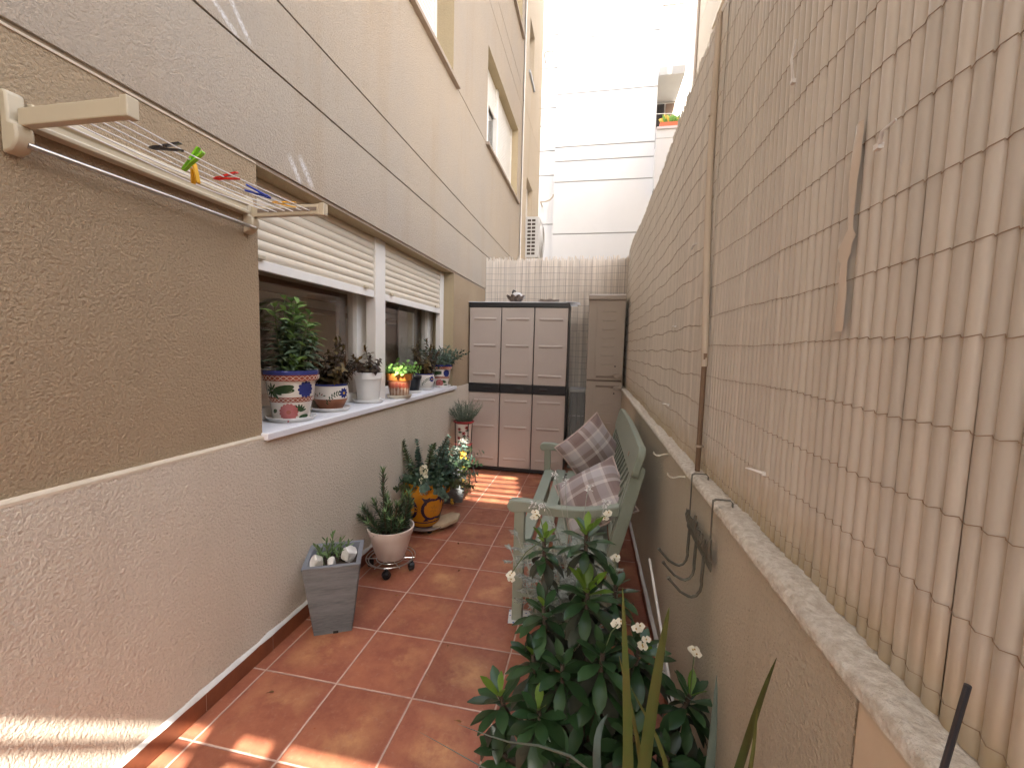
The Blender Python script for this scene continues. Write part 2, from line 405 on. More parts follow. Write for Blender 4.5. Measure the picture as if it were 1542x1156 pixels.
mb.b2((xi - .03, .2, 1.665), (xi, 2.56, 1.745)); mb.b2((xi - .03, .2, .90), (xi, 2.56, .955))
mb.build('inner_frame', m_wood, win, smooth=False, world=False)
mb = MB()
for a, b in ((.14, .34), (2.05, 2.34)):
    mb = MB(); n = 14; vs = []
    for k in range(n + 1):
        yy = lerp(a, b, k / n); xx = -.33 + .014 * math.sin(k * 1.9)
        vs += [(xx, yy, .95), (xx, yy, 2.1)]
    mb.add(vs, [(2 * k, 2 * k + 2, 2 * k + 3, 2 * k + 1) for k in range(n)]); mb.build('curtain', m_curt, win, world=False)

# wardrobe doors seen in the room, part of the room
mb = MB(); mb.b2((-.80, .3, .05), (-.70, 4.6, 2.55)); mb.build('partition', mat('partition_paint', (.80, .62, .48), .8, (.76, .58, .44), 2, .5), bld, smooth=False, world=False)
mb = MB(); mb.b2((-.699, 1.2, 1.60), (-.62, 2.6, 1.635)); mb.b2((-.699, 1.2, .05), (-.60, 2.6, 1.12)); mb.b2((-.699, 2.9, .05), (-.62, 4.3, 2.2)); mb.build('wood_panelling', m_wood, bld, smooth=False, world=False)
mb = MB(); mb.tube([(-.699, 1.02, 1.42), (-.675, 1.02, 1.42)], .25, 40, 0); mb.tube([(-.6745, 1.02, 1.42), (-.670, 1.02, 1.42)], .22, 40, 1); mb.build('round_mirror', [mat('mirror_rim', (.05, .035, .03), .4), mat('mirror_face', (.30, .27, .26), .12, metal=.8)], bld, world=False)

# sill
mb = MB(); mb.b2((-.235, .098, .958), (.034, 2.60, .990)); mb.build('window_sill', m_marble, bld, world=False, bevel=.004)
# upper windows
def upper_window(y0, y1, z0, z1, zs, xs, split=None, ww=bld):
    mb = MB(); x = xs
    mb.b2((x - .05, y0, z0), (x, y0 + .05, z1)); mb.b2((x - .05, y1 - .05, z0), (x, y1, z1)); mb.b2((x - .05, y0 + .05, z0), (x, y1 - .05, z0 + .05))
    if split: mb.b2((x - .05, split - .04, z0 + .05), (x + .015, split + .04, z1))
    w = mb.build('window', m_alu, ww, smooth=False, world=False)
    ed = [y0 + .05, split - .04, split + .04, y1 - .05] if split else [y0 + .05, y1 - .05]
    for k in range(0, len(ed), 2):
        zb = zs[k // 2]
        if zb > z0 + .1:
            mb = MB(); mb.b2((x - .045, ed[k], z0 + .05), (x - .04, ed[k + 1], zb)); mb.build('pane', m_glass, w, smooth=False, world=False)
            mb = MB(); mb.b2((x - .044, lerp(ed[k], ed[k + 1], .5) - .03, z0 + .05), (x - .012, lerp(ed[k], ed[k + 1], .5) + .03, zb)); mb.build('sash', m_white, w, smooth=False, world=False)
        mb = MB(); z = zb
        while z < z1 - .005:
            mb.prism([(x - .02, z), (x - .010, z + .010), (x - .008, z + .022), (x - .012, z + .038), (x - .02, z + .042)], 'y', ed[k], ed[k + 1]); z += .045
        mb.b2((x - .03, ed[k], zb), (x - .0205, ed[k + 1], z1), 0)
        mb.build('roller_shutter', m_white, w, world=False)
    mb = MB(); mb.b2((xs - .05, y0 - .04, z0 - .035), (.045, y1 + .10, z0 - .002)); mb.build('window_sill', mat('stone_sill', (.36, .29, .23), .7, (.28, .22, .17), 8, .7), w, world=False, bevel=.003)
upper_window(-1.2, 2.45, 3.84, 4.98, (3.90,), -.16)
upper_window(3.66, 5.62, 3.84, 4.95, (4.56, 3.90), -.10, 4.55)
upper_window(3.7, 5.7, 6.50, 7.7, (6.9, 6.56), -.12, 4.7)
mb = MB(); mb.b2((-.12, 6.45, 3.45), (-.08, 7.2, 4.55)); mb.build('window', m_alu, bld, smooth=False, world=False)
mb = MB(); mb.b2((-.12, 6.38, 6.35), (-.08, 6.92, 7.25)); mb.b2((-.05, 6.36, 6.30), (.05, 6.95, 6.349)); mb.build('window', mat('grey_window', (.38, .40, .42), .4), bld, smooth=False, world=False)

# skirting along the left wall, with its white bead
sk = thing('tile_skirting', 'red tile skirting with white bead along the foot of the left wall', 'skirting', (-.085, 0, 0), A)
mb = MB(); y = -3.19; 
while y < 3.6:
    b = min(y + .327, 3.6); mb.b2((.0165, y, .002), (.0285, b, .076)); y = b + .003
# joints meet the floor grout: shift so one lands on y = 0.011
mb.build('tile', m_skirt, sk, smooth=False, world=False, bevel=.0015)
mb = MB(); mb.b2((.0163, -3.19, .002), (.0265, 3.6, .074)); mb.build('grout', m_grout, sk, smooth=False, world=False)
mb = MB(); n = 120; vs = []
for k in range(n + 1):
    yy = lerp(-3.19, 3.6, k / n); j = .002 * math.sin(k * 2.3) + R.uniform(-.002, .002)
    vs += [(.0155, yy, .0745), (.0295 + j * .6, yy, .075), (.027 + j, yy, .081), (.0155, yy, .090 + j * 1.5)]
mb.add(vs, [(4 * k + i, 4 * k + i + 1, 4 * k + i + 5, 4 * k + i + 4) for k in range(n) for i in range(3)]); mb.build('bead', m_bead, sk, world=False)

# ------------------------------------------------------------------ right garden wall, skirting
AR = .0055
gw = thing('garden_wall', 'low rough tan rendered wall with crumbly pale cap under the cane fence', 'wall', (1.650, 0, 0), AR)
mb = MB()
mb.b2((0, -.86, -.1), (.14, 4.3, .955)); mb.build('wall_body', m_right, gw, smooth=False, world=False)
mb = MB(); mb.b2((-.004, -3.1, -.1), (.14, -.862, .955)); o = mb.build('pillar', m_smooth, gw, smooth=False, world=False, bevel=.012, bseg=3); o['label'] = 'smooth cement end of the wall'
mb = MB(); n = 220; vs = []
for k in range(n + 1):
    yy = lerp(-3.1, 4.3, k / n); j = R.uniform(-.004, .004); zt = .972 + .003 * math.sin(k * .7) + R.uniform(-.003, .003)
    wv = .040 + .005 * math.sin(k * .37) + R.uniform(-.004, .004)
    vs += [(-.006 + j * .3, yy, .950), (-.0045 + j * .6, yy, .964), (.004 + j, yy, zt), (.020, yy, zt + R.uniform(-.002, .002)), (wv, yy, zt + R.uniform(-.001, .004)), (.145, yy, .955)]
mb.add(vs, [(6 * k + i, 6 * k + i + 1, 6 * k + i + 7, 6 * k + i + 6) for k in range(n) for i in range(5)]); mb.build('cap', m_cap, gw, world=False, sharp=60)
sk2 = thing('tile_skirting', 'dark red tile skirting along the right wall behind the bench', 'skirting', (1.650, 0, 0), AR)
mb = MB(); y = -3.09
while y < 3.9: mb.b2((-.012, y, .002), (-.0005, y + .327, .068)); y += .33
mb.build('tile', m_skirt, sk2, smooth=False, world=False, bevel=.0015)
mb = MB(); n = 120; vs = []
for k in range(n + 1):
    yy = lerp(-3.09, 3.9, k / n); j = R.uniform(-.0015, .0015)
    vs += [(-.0005, yy, .067), (-.016 + j, yy, .0685), (-.013 + j, yy, .075), (-.0005, yy, .083 + j)]
mb.add(vs, [(4 * k + i, 4 * k + i + 1, 4 * k + i + 5, 4 * k + i + 4) for k in range(n) for i in range(3)]); mb.build('bead', m_bead, sk2, world=False)

# ------------------------------------------------------------------ cane fence, right
m_cane = mat('pvc_cane', (.60, .555, .475), .28, (.55, .505, .43), 2.2, .7, rnd=.09, stretch=(1, 1, .3), col3=(.61, .555, .475), scale3=1.1, bump=.0004, bscale=120)
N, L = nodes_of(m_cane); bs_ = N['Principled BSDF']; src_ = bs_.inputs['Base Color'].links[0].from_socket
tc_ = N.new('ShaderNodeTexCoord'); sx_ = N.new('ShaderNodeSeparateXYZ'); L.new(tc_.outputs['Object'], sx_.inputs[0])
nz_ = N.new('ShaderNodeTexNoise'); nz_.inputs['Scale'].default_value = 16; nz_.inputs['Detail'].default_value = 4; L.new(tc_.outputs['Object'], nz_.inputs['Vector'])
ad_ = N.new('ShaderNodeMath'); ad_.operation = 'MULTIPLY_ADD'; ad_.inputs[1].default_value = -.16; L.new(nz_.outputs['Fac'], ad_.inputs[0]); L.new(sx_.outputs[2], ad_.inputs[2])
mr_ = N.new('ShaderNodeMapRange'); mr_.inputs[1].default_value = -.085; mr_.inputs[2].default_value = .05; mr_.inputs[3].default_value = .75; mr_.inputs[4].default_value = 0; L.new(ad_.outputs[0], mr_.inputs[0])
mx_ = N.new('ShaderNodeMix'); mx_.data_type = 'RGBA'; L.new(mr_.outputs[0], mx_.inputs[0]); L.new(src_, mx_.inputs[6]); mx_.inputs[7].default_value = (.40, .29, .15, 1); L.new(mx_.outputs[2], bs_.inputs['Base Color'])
m_wire = mat('tie_wire', (.36, .27, .19), .5, (.26, .17, .10), 30, .6, metal=.2)
def cane(label, y0, y1, pitch, x0, h, ztop, zbot, wires, wr, seed, wav=.004):
    r = random.Random(seed)
    t = thing('cane_fence', label, 'fence', (1.650, (y0 + y1) / 2, zbot))
    M0 = wmat(gw)
    mb = MB(); lv = 8; seg = 12; crest = []
    y = y0
    ph = r.uniform(0, 6)
    def sway(yy, z): return .006 * math.sin(yy * 2.1 + z * 1.3 + ph) + .003 * math.sin(yy * 5.3 - z * 2.2)
    while y < y1:
        w = pitch * r.uniform(.92, 1.06); ox = r.uniform(-.0010, .0010); tilt = sway(.0, y * 3) * .25
        zt = ztop(y) + r.uniform(-.022, .016); zb = zbot + r.uniform(-.002, .006)
        q = r.random(); vs = []; rows = [zb, zb + .05 + r.uniform(0, .02)] + [lerp(zb + .1, zt, (k + 1) / (lv - 2)) for k in range(lv - 2)]
        for z in rows:
            sy = tilt * (z - zb) / 1.7 + .0012 * math.sin(z * 5 + q * 20)
            for k in range(seg):
                tt = k / (seg - 1); yy = y + w * 1.02 * tt + sy
                # overlapping half tubes: the near edge stands proud, the far edge tucks under the next
                xx = x0 + ox + sway(yy, z) + h * (1 - max(0, math.sin(PI * min(1, max(0, tt * .97 + .015)))) ** .50) + (.0012 if tt > .5 else 0) * (tt - .5)
                vs.append(M0 @ Vector((xx, yy, z)))
        for i in range(len(rows) - 1):
            mb.add(vs[i * seg:(i + 2) * seg], [(k, k + 1, seg + k + 1, seg + k) for k in range(seg - 1)], 0, q)
        crest.append((y, w, ox)); y += w
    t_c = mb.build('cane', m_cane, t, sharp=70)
    mb = MB()
    for zi, z in enumerate(wires):
        path = []
        for i, (y, w, ox) in enumerate(crest):
            zz = z + wav * math.sin(i * .21 + zi * 2) + .3 * wav * math.sin(i * .9 + zi)
            for tt, e in ((.0, .35), (.45, -.0022), (.95, .003)):
                yy = y + w * tt; xx = x0 + ox + sway(yy, zz) + (h * e if e > .1 else e) + (0 if e < .1 else 0)
                path.append(M0 @ Vector((xx, yy, zz + (.003 if tt < .1 else 0))))
        mb.tube(path, wr, 4, cap=False)
    mb.build('tie_wire', m_wire, t)
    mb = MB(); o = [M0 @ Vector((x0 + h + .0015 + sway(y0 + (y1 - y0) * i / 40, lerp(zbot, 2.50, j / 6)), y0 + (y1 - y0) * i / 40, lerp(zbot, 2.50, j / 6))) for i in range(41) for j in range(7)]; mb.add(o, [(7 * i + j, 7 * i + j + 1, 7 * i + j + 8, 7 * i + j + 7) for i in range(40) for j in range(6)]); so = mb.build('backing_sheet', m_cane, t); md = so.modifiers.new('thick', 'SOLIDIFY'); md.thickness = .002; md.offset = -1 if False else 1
    return t
cane('wide cream cane fence along the right wall, nearest half', -3.0, .135, .0262, .046, .0085, lambda y: 2.555, .966, [1.0 + .101 * k for k in range(16)], .00065, 3, .003)
cane('narrow cane fence beyond the bent pole on the right wall', .125, 3.80, .0150, .042, .0042, lambda y: 2.555 + .02 * math.sin(y * 2), .966, [1.01 + .095 * k for k in range(17)], .0007, 4, .005)

m_pole = mat('tan_pole', (.56, .47, .36), .5, (.36, .29, .22), 10, .7, stretch=(1, 1, .2))
m_pole2 = mat('brown_pole', (.20, .125, .075), .6, (.14, .085, .05), 14, .7, stretch=(1, 1, .2))
CAM = Vector((1.3022, -1.4413, 1.3789)); KF = .8916
def near(p): return CAM + (Vector(p) - CAM) * KF      # these were measured on a plane 5 cm farther out
pl = thing('fence_pole', 'thin bent pole tied upright where the two cane fences meet', 'pole', (1.67, .12, .97))
mb = MB(); mb.tube([near(p) + Vector((.007, 0, 0)) for p in ((1.712, .262, 1.33), (1.712, .285, 1.5), (1.711, .325, 1.75), (1.710, .352, 2.0), (1.712, .372, 2.2), (1.716, .39, 2.45), (1.720, .405, 2.69))], [.0105, .012, .012, .0115, .0115, .011, .0105], 10); mb.build('upper_tube', m_pole, pl)
mb = MB(); mb.tube([near(p) + Vector((.007, 0, 0)) for p in ((1.711, .262, .925), (1.711, .262, 1.34), (1.712, .265, 1.38))], .0085, 10); o = mb.build('lower_tube', m_pole2, pl); o['label'] = 'dark brown lower length of the pole'
for z, y in ((1.98, .352), (1.02, .262), (2.3, .38)): mb = MB(); mb.tube([near((1.712, y, z)) + Vector((.007, 0, 0)), near((1.712, y, z + .008)) + Vector((.007, 0, 0))], .0135, 10); mb.build('tie', m_pole, pl)

m_tape = mat('packing_tape', (.62, .52, .41), .2, (.57, .475, .37), 12, .5, coat=.4)
mb = MB(); n = 26; vs = []
for k in range(n + 1):
    t = k / n; z = lerp(1.79, 1.425, t); wv = .5 * (math.sin(t * 17) + math.sin(t * 41)) * .003
    w = .011 + .003 * math.sin(t * 9) + (.012 if .5 < t < .62 else 0); yc = -.571 + .004 * math.sin(t * 5) + (.012 if t > .55 else .0)
    vs += [near((1.7455 + wv * .3, yc - w, z)), near((1.7440 - wv * .4, yc, z + .002)), near((1.7455 + wv * .3, yc + w, z))]
mb.add(vs, [(3 * k + i, 3 * k + i + 1, 3 * k + i + 4, 3 * k + i + 3) for k in range(n) for i in range(2)])
tag(mb.build('tape_strip', m_tape), 'wrinkled strip of clear tape stuck down the nearer cane fence', 'tape')
TIES = [((1.729, -.655, 1.712), (0, -.032, .020), 'white cable tie pointing up beside the tape strip'),
        ((1.733, .55, 1.862), (-.012, .07, -.01), 'small white cable tie high on the far cane fence'),
        ((1.734, -.30, 2.02), (-.008, -.02, .07), 'long thin white cable tie near the top of the nearer fence'),
        ((1.730, -.315, 1.085), (-.03, .02, .005), 'stubby white cable tie low on the nearer cane fence'),
        ((1.724, 1.0, 1.09), (-.03, .0, .005), 'tiny white cable tie low on the fence above the bench'),
        ((1.724, .93, 1.52), (-.01, .03, .0), 'little white tie in the middle of the far cane fence')]
for p, d, lb in TIES:
    mb = MB(); p = near(p) + Vector((.002, 0, 0)); d = Vector(d); mb.tube([p, p + d * .5 + Vector((-.006, 0, .003)), p + d], [.003, .0026, .0018], 6)
    mb.box(p, (.008, .010, .008)); tag(mb.build('cable_tie', m_white), lb, 'cable tie', 'cable ties on the cane fence')

# ------------------------------------------------------------------ back fence
m_reed = mat('pale_reed', (.63, .565, .49), .5, (.58, .50, .41), 3, .6, rnd=.14, stretch=(1, 1, .3))
bf = thing('cane_fence', 'pale cane fence behind wire mesh across the far end of the patio', 'fence', (.78, 3.77, 0))
mb = MB(); x = -.09
while x < 1.74:
    w = .0095 * R.uniform(.85, 1.1)
    gap = False
    zt = 2.505 + R.uniform(-.045, .016) + (0 if x > .6 else .0)
    if not gap:
        vs = []
        for z in (.0, .8, 1.6, zt):
            sx = .002 * math.sin(z * 3 + x * 50)
            for k in range(5):
                tt = k / 4; vs.append((x + w * tt + sx, 3.775 - .0028 * math.sin(PI * tt), z))
        for i in range(3): mb.add(vs[i * 5:(i + 2) * 5], [(k, k + 1, 6 + k, 5 + k) for k in range(4)], 0, R.random())
    x += w * 1.03
mb.build('cane', m_reed, bf, sharp=70)
mb = MB(); mb.b2((-.10, 3.79, 0), (1.74, 3.80, 2.45)); mb.build('backing_sheet', mat('backing_sheet', (.56, .48, .40), .8, transl=.2), bf, smooth=False)
mb = MB()
for k in range(30):
    z = .15 + .077 * k; mb.tube([(lerp(-.08, 1.66, t / 12), 3.752 + .004 * math.sin(t + k), z + .006 * math.sin(t * .9 + k)) for t in range(13)], .0017, 4, cap=False)
for k in range(23):
    x = -.06 + .077 * k; mb.tube([(x + .003 * math.sin(q + k), 3.754, lerp(.05, 2.46, q / 6)) for q in range(7)], .0017, 4, cap=False)
mb.build('wire_mesh', mat('grey_wire', (.30, .27, .25), .5, metal=.4), bf)
mb = MB(); mb.b2((-.135, 3.70, 0), (-.085, 3.76, 2.505)); tag(mb.build('fence_post', m_white, bevel=.004), 'white metal post at left end of the far fence', 'post')

# ------------------------------------------------------------------ three-door cabinet
cab = thing('storage_cabinet', 'taupe and black plastic three door storage cabinet at the far end', 'cabinet', (.485, 3.26, 0))
X0, X1, YF, YB = -.060, 1.032, 3.062, 3.48
mb = MB(); mb.b2((X0 + .02, YF + .05, .0), (X1 - .02, YB, .06)); mb.b2((X0, YF + .028, .055), (X1, YB, 1.83)); cb = mb.build('carcass', m_black, cab, smooth=False, bevel=.004)
mb = MB(); mb.b2((X0 - .004, YF - .004, 1.828), (X1 + .004, YB + .004, 1.878)); mb.build('top', m_black, cab, smooth=False, bevel=.006)
mb = MB(); mb.b2((X0 + .0, YF + .006, .012), (X1, YF + .03, .048)); mb.build('plinth', m_black, cab, smooth=False, bevel=.004)
W3 = (X1 - X0) / 3
for k in range(3):
    a, b = X0 + W3 * k + .006, X0 + W3 * (k + 1) - .006
    mb = MB()
    for z0, z1, ribs in ((.055, .888, (.15, .51, .80)), (.99, 1.822, (1.09, 1.41, 1.70))):
        mb.b2((a, YF + .002, z0), (b, YF + .026, z1))
        for r in ribs:   # pressed ribs: soft raised bars
            pr = [(YF + .003, r - .017), (YF - .004, r - .009), (YF - .006, r), (YF - .003, r + .010), (YF + .003, r + .016)]
            mb.prism(pr, 'x', a + .05, b - .05)
    d = mb.build('door', m_taupe, cab, smooth=True, bevel=.004, sharp=30)
    mb = MB(); mb.b2((a - .003, YF - .007, .893), (b + .003, YF + .026, .985)); 
    mb.prism([(YF - .008, .93), (YF - .014, .938), (YF - .014, .95), (YF - .008, .958)], 'x', (a + b) / 2 - .05 + (.05 if k < 2 else -.05), (a + b) / 2 + .03 + (.05 if k < 2 else -.05))
    mb.build('handle_band', m_black, d, smooth=False, bevel=.004)
mb = MB(); mb.b2((X0 - .06, YF - .01, 1.880), (X1 + .075, YB, 1.886)); mb.box((X1 + .04, YF + .1, 1.884), (.15, .24, .004), 0, Matrix.Rotation(.08, 3, 'Y'))
tag(mb.build('white_sheet', mat('thin_white_sheet', (.82, .82, .82), .5, transl=.6), smooth=False), 'thin white sheet lying on top of the three door cabinet', 'sheet')

# duck in a scalloped bowl, shell dish
m_shell = mat('striped_shell', (.24, .18, .14), .6, (.05, .038, .03), 45, .9, stretch=(1, 1, .5), bump=.004, bscale=60)
m_dkgrey = mat('dark_grey_glaze', (.06, .06, .065), .4, (.16, .15, .14), 40, .6)
duck = thing('bird_ornament', 'grey bird ornament sitting in a scalloped striped bowl on the cabinet', 'ornament', (.43, 3.2, 1.886))
def scallop(cx, cy, z, r, h, n, ph=0, flare=.25):
    mb = MB(); seg = n * 6; rings = [(.35, 0), (.62, .25), (.85, .6), (1.0, 1.0), (.94, 1.0), (.78, .6), (.5, .3)]
    vs = []
    for (q, zz) in rings:
        for k in range(seg):
            a = 2 * PI * k / seg + ph; w = 1 + flare * abs(math.sin(a * n / 2)) * zz
            vs.append((cx + r * q * w * math.cos(a), cy + r * q * w * math.sin(a), z + h * (zz * (1 + .35 * abs(math.sin(a * n / 2)) * zz))))
    mb.add(vs, [(i * seg + k, i * seg + (k + 1) % seg, (i + 1) * seg + (k + 1) % seg, (i + 1) * seg + k) for i in range(len(rings) - 1) for k in range(seg)] + [tuple(range(seg))[::-1], tuple((len(rings) - 1) * seg + k for k in range(seg))])
    return mb
scallop(.43, 3.2, 1.886, .088, .062, 9).build('bowl', m_shell, duck)
mb = MB(); mb.tube([(.365, 3.2, 1.945), (.39, 3.2, 1.955), (.435, 3.2, 1.962), (.475, 3.2, 1.958), (.51, 3.2, 1.952), (.535, 3.2, 1.957)], [.008, .032, .043, .040, .025, .006], 12); mb.build('body', mat('pale_bird', (.55, .53, .52), .5, (.40, .38, .36), 30, .6), duck)
mb = MB(); mb.tube([(.405, 3.195, 1.965), (.398, 3.19, 1.99), (.400, 3.187, 2.010), (.408, 3.185, 2.020), (.424, 3.183, 2.016), (.442, 3.18, 2.006)], [.016, .010, .011, .013, .008, .002], 10); mb.build('head', m_dkgrey, duck)
dish = thing('shell_dish', 'flat pale shell shaped dish on the right of the cabinet top', 'dish', (.80, 3.2, 1.886))
scallop(.80, 3.2, 1.886, .100, .026, 7, .3, .3).build('dish', mat('shell_pale', (.52, .44, .38), .5, (.40, .31, .26), 20, .7, bump=.003, bscale=40), dish)

# ------------------------------------------------------------------ tall locker
lk = thing('utility_locker', 'tall narrow tan plastic locker in the far right corner', 'locker', (1.435, 3.5, 0))
mb = MB(); mb.b2((1.240, 3.33, .0), (1.625, 3.70, 1.955)); mb.build('carcass', m_tanp2, lk, smooth=False, bevel=.005)
mb = MB(); mb.prism([(3.285, 1.94), (3.283, 1.985), (3.30, 2.0), (3.71, 2.0), (3.71, 1.94)], 'x', 1.232, 1.634); mb.build('lid', m_tanp, lk, bevel=.006)
def ldoor(z0, z1, ribs, hz, knob):
    mb = MB(); mb.b2((1.238, 3.312, z0), (1.330, 3.335, z1)); mb.b2((1.330, 3.304, z0), (1.628, 3.335, z1))
    for r in ribs: mb.prism([(3.3045, r + .006), (3.296, r), (3.300, r - .004), (3.3045, r - .004)], 'x', 1.39, 1.53)
    d = mb.build('door', m_tanp, lk, bevel=.004, sharp=30)
    mb = MB(); mb.tube([(1.545, 3.300, knob), (1.545, 3.307, knob)], .0085, 12); mb.build('lock', m_black, d)
    # long recessed grip that swells into an oval pull
    s = 1 if hz > 1 else -1; P = []
    for k in range(9): t = k / 8; P.append((lerp(1.345, 1.60, t), hz + s * (.020 + .0 * t + (.026 * (max(0, t - .45) / .55) ** 1.5))))
    Q = [(x, hz - s * .002) for x, _ in P[::-1]]
    mb = MB(); mb.prism(P + Q if s > 0 else (P + Q)[::-1], 'y', 3.297, 3.306); mb.build('grip', m_tanp2, d, bevel=.003)
    mb = MB(); mb.tube([(1.575, 3.305, hz + s * .026), (1.575, 3.288, hz + s * .026)], [.036, .030], 20); mb.v = [(1.575 + (x - 1.575) * 1.35, y, hz + s * .026 + (z - hz - s * .026) * .72) for x, y, z in mb.v]; mb.build('pull', m_tanp, d, bevel=.004)
ldoor(.04, 1.040, [.15 + .107 * k for k in range(7)], 1.000, .915)
ldoor(1.062, 1.945, [1.235 + .096 * k for k in range(7)], 1.088, 1.215)
gb = thing('storage_box', 'grey translucent plastic box standing between the cabinet and the locker', 'box', (1.14, 3.5, 0))
m_greybox = mat('grey_box', (.22, .215, .20), .35, (.18, .175, .165), 3, .5)
mb = MB(); mb.b2((1.058, 3.42, .0), (1.228, 3.72, .90)); 
for xx in (1.085, 1.14, 1.195): mb.tube([(xx, 3.418, .02), (xx, 3.418, .90)], .009, 8)
mb.build('box_body', m_greybox, gb, bevel=.006)
mb = MB(); mb.b2((1.050, 3.405, .90), (1.234, 3.725, .935)); mb.build('lid', mat('grey_box_rim', (.36, .35, .33), .35), gb, bevel=.005)
mb = MB(); mb.b2((1.054, 3.413, .62), (1.231, 3.722, .632)); mb.build('band', mat('grey_box_rim', (.36, .35, .33), .35), gb, bevel=.003)

# ------------------------------------------------------------------ bench
bn = thing('garden_bench', 'sage green painted wooden garden bench with lattice back and curved arms', 'bench', (1.25, 1.22, 0))
BY0, BY1 = .57, 1.88
def arm_poly():
    top = []; bot = []
    for k in range(15):
        t = k / 14; x = lerp(.945, 1.455, t)
        dip = .018 * math.sin(PI * min(1, max(0, (t - .12) / .88))) * 1.6
        th = lerp(.062, .050, min(1, t * 2)) - .006 * math.sin(PI * t)
        zc = .632 - dip + .018 * t
        top.append((x, zc)); bot.append((x, zc - th))
    nose = [(.945 - .032 * math.sin(PI * k / 8), .632 - .031 + .031 * math.cos(PI * k / 8)) for k in range(1, 8)]
    return top[::-1] + nose + bot
for yy in (BY0, BY1):
    mb = MB(); mb.prism(arm_poly(), 'y', yy - .028, yy + .028); mb.build('armrest', m_sage, bn, bevel=.006)
    mb = MB(); mb.box((.976, yy, .290), (.052, .044, .575)); mb.build('leg', m_sage, bn, smooth=False, bevel=.004)
    # rear leg: kinked plank that leans back above the seat, rounded head
    mb = MB(); P = [(1.425, .0), (1.475, .0), (1.462, .40), (1.560, .80), (1.565, .83), (1.552, .852), (1.528, .856), (1.510, .842), (1.408, .42), (1.405, .36)]
    mb.prism(P, 'y', yy - .022, yy + .022); mb.build('leg', m_sage, bn, bevel=.004)
    mb = MB(); mb.b2((.99, yy - .015, .325), (1.425, yy + .015, .395)); mb.b2((.99, yy - .012, .13), (1.43, yy + .012, .17)); mb.build('side_rail', m_sage, bn, smooth=False, bevel=.003)
mb = MB(); mb.b2((.962, BY0 + .025, .325), (.985, BY1 - .025, .392)); mb.b2((1.40, BY0 + .025, .325), (1.42, BY1 - .025, .392)); mb.b2((1.2, BY0 + .025, .13), (1.23, BY1 - .025, .17)); mb.build('seat_rail', m_sage, bn, smooth=False, bevel=.003)
for k in range(5):
    x0 = .958 + .092 * k; zc = .408 - .006 * math.sin(PI * k / 4)
    mb = MB(); mb.box((x0 + .037, (BY0 + BY1) / 2 + (.0 if k else 0), zc), (.072, BY1 - BY0 + (.05 if k else -.05), .020), 0, Matrix.Rotation(-.03 + .02 * k, 3, 'Y')); mb.build('seat_slat', m_sage, bn, smooth=False, bevel=.004)
# leaning back: u runs along the bench, w up the slope
BO = Vector((1.428, 0, .46)); BD = Vector((.098, 0, .40)).normalized(); BNV = Vector((BD.z, 0, -BD.x))
def bp(y, w, o=0): return BO + BD * w + BNV * o + Vector((0, y, 0))
def back_box(mb, y0, y1, w0, w1, o0, o1):
    vs = [bp(y, w, o) for o in (o0, o1) for w in (w0, w1) for y in (y0, y1)]
    mb.add(vs, [(0, 1, 3, 2), (4, 6, 7, 5), (0, 4, 5, 1), (2, 3, 7, 6), (0, 2, 6, 4), (1, 5, 7, 3)])
mb = MB(); P = []
ya, yb = BY0 - .060, BY1 + .03
for k in range(7): a = PI / 2 * k / 6; P.append((ya + .035 - .035 * math.sin(a), .345 + .035 - .035 * math.cos(a)))
for k in range(7): a = PI / 2 * k / 6; P.append((ya + .05 - .05 * math.cos(a), .445 + .05 * math.sin(a) - .0))
for k in range(9): t = k / 8; P.append((lerp(ya + .1, yb - .1, t), .495 + .012 * math.sin(PI * t)))
for k in range(7): a = PI / 2 * k / 6; P.append((yb - .05 + .05 * math.sin(a), .445 + .05 * math.cos(a)))
for k in range(7): a = PI / 2 * k / 6; P.append((yb - .035 + .035 * math.cos(a), .38 - .035 * math.sin(a)))
vs = [bp(y, w, -.018) for y, w in P] + [bp(y, w, .018) for y, w in P]; n = len(P)
mb.add(vs, [tuple(range(n)), tuple(range(n, 2 * n))[::-1]] + [(i, n + i, n + (i + 1) % n, (i + 1) % n) for i in range(n)])
mb.build('top_rail', m_sage, bn, bevel=.006)
mb = MB(); back_box(mb, BY0 + .022, BY1 - .022, .0, .045, -.014, .014); mb.build('lower_rail', m_sage, bn, smooth=False, bevel=.003)
mb = MB(); back_box(mb, BY0 + .03, BY0 + .065, .046, .345, -.012, .012); back_box(mb, BY1 - .065, BY1 - .03, .046, .345, -.012, .012)
ylo, yhi, wlo, whi = BY0 + .065, BY1 - .065, .045, .345; st = .088
for sgn, off in ((1, .0005), (-1, -.007)):
    k = -5
    while k * st < (yhi - ylo) + (whi - wlo):
        # line y = ylo + k*st + sgn*(w - wlo): clip to the panel
        pts = []
        y_at = (lambda w, k=k: ylo + k * st + (w - wlo)) if sgn > 0 else (lambda w, k=k: ylo + k * st - (w - wlo))
        n = 12; seg = [(y_at(lerp(wlo, whi, q / n)), lerp(wlo, whi, q / n)) for q in range(n + 1)]
        seg = [p for p in seg if ylo <= p[0] <= yhi]
        if len(seg) > 1:
            (y0, w0), (y1, w1) = seg[0], seg[-1]; dn = Vector((w1 - w0, -(y1 - y0))).normalized() * .0125
            vs = [bp(y + a * dn.x, w + a * dn.y, off + o) for o in (0, .0065) for (y, w) in ((y0, w0), (y1, w1)) for a in (-1, 1)]
            mb.add(vs, [(0, 1, 3, 2), (4, 6, 7, 5), (0, 4, 5, 1), (2, 3, 7, 6), (0, 2, 6, 4), (1, 5, 7, 3)])
        k += 1
mb.build('lattice', m_sage, bn, smooth=False)
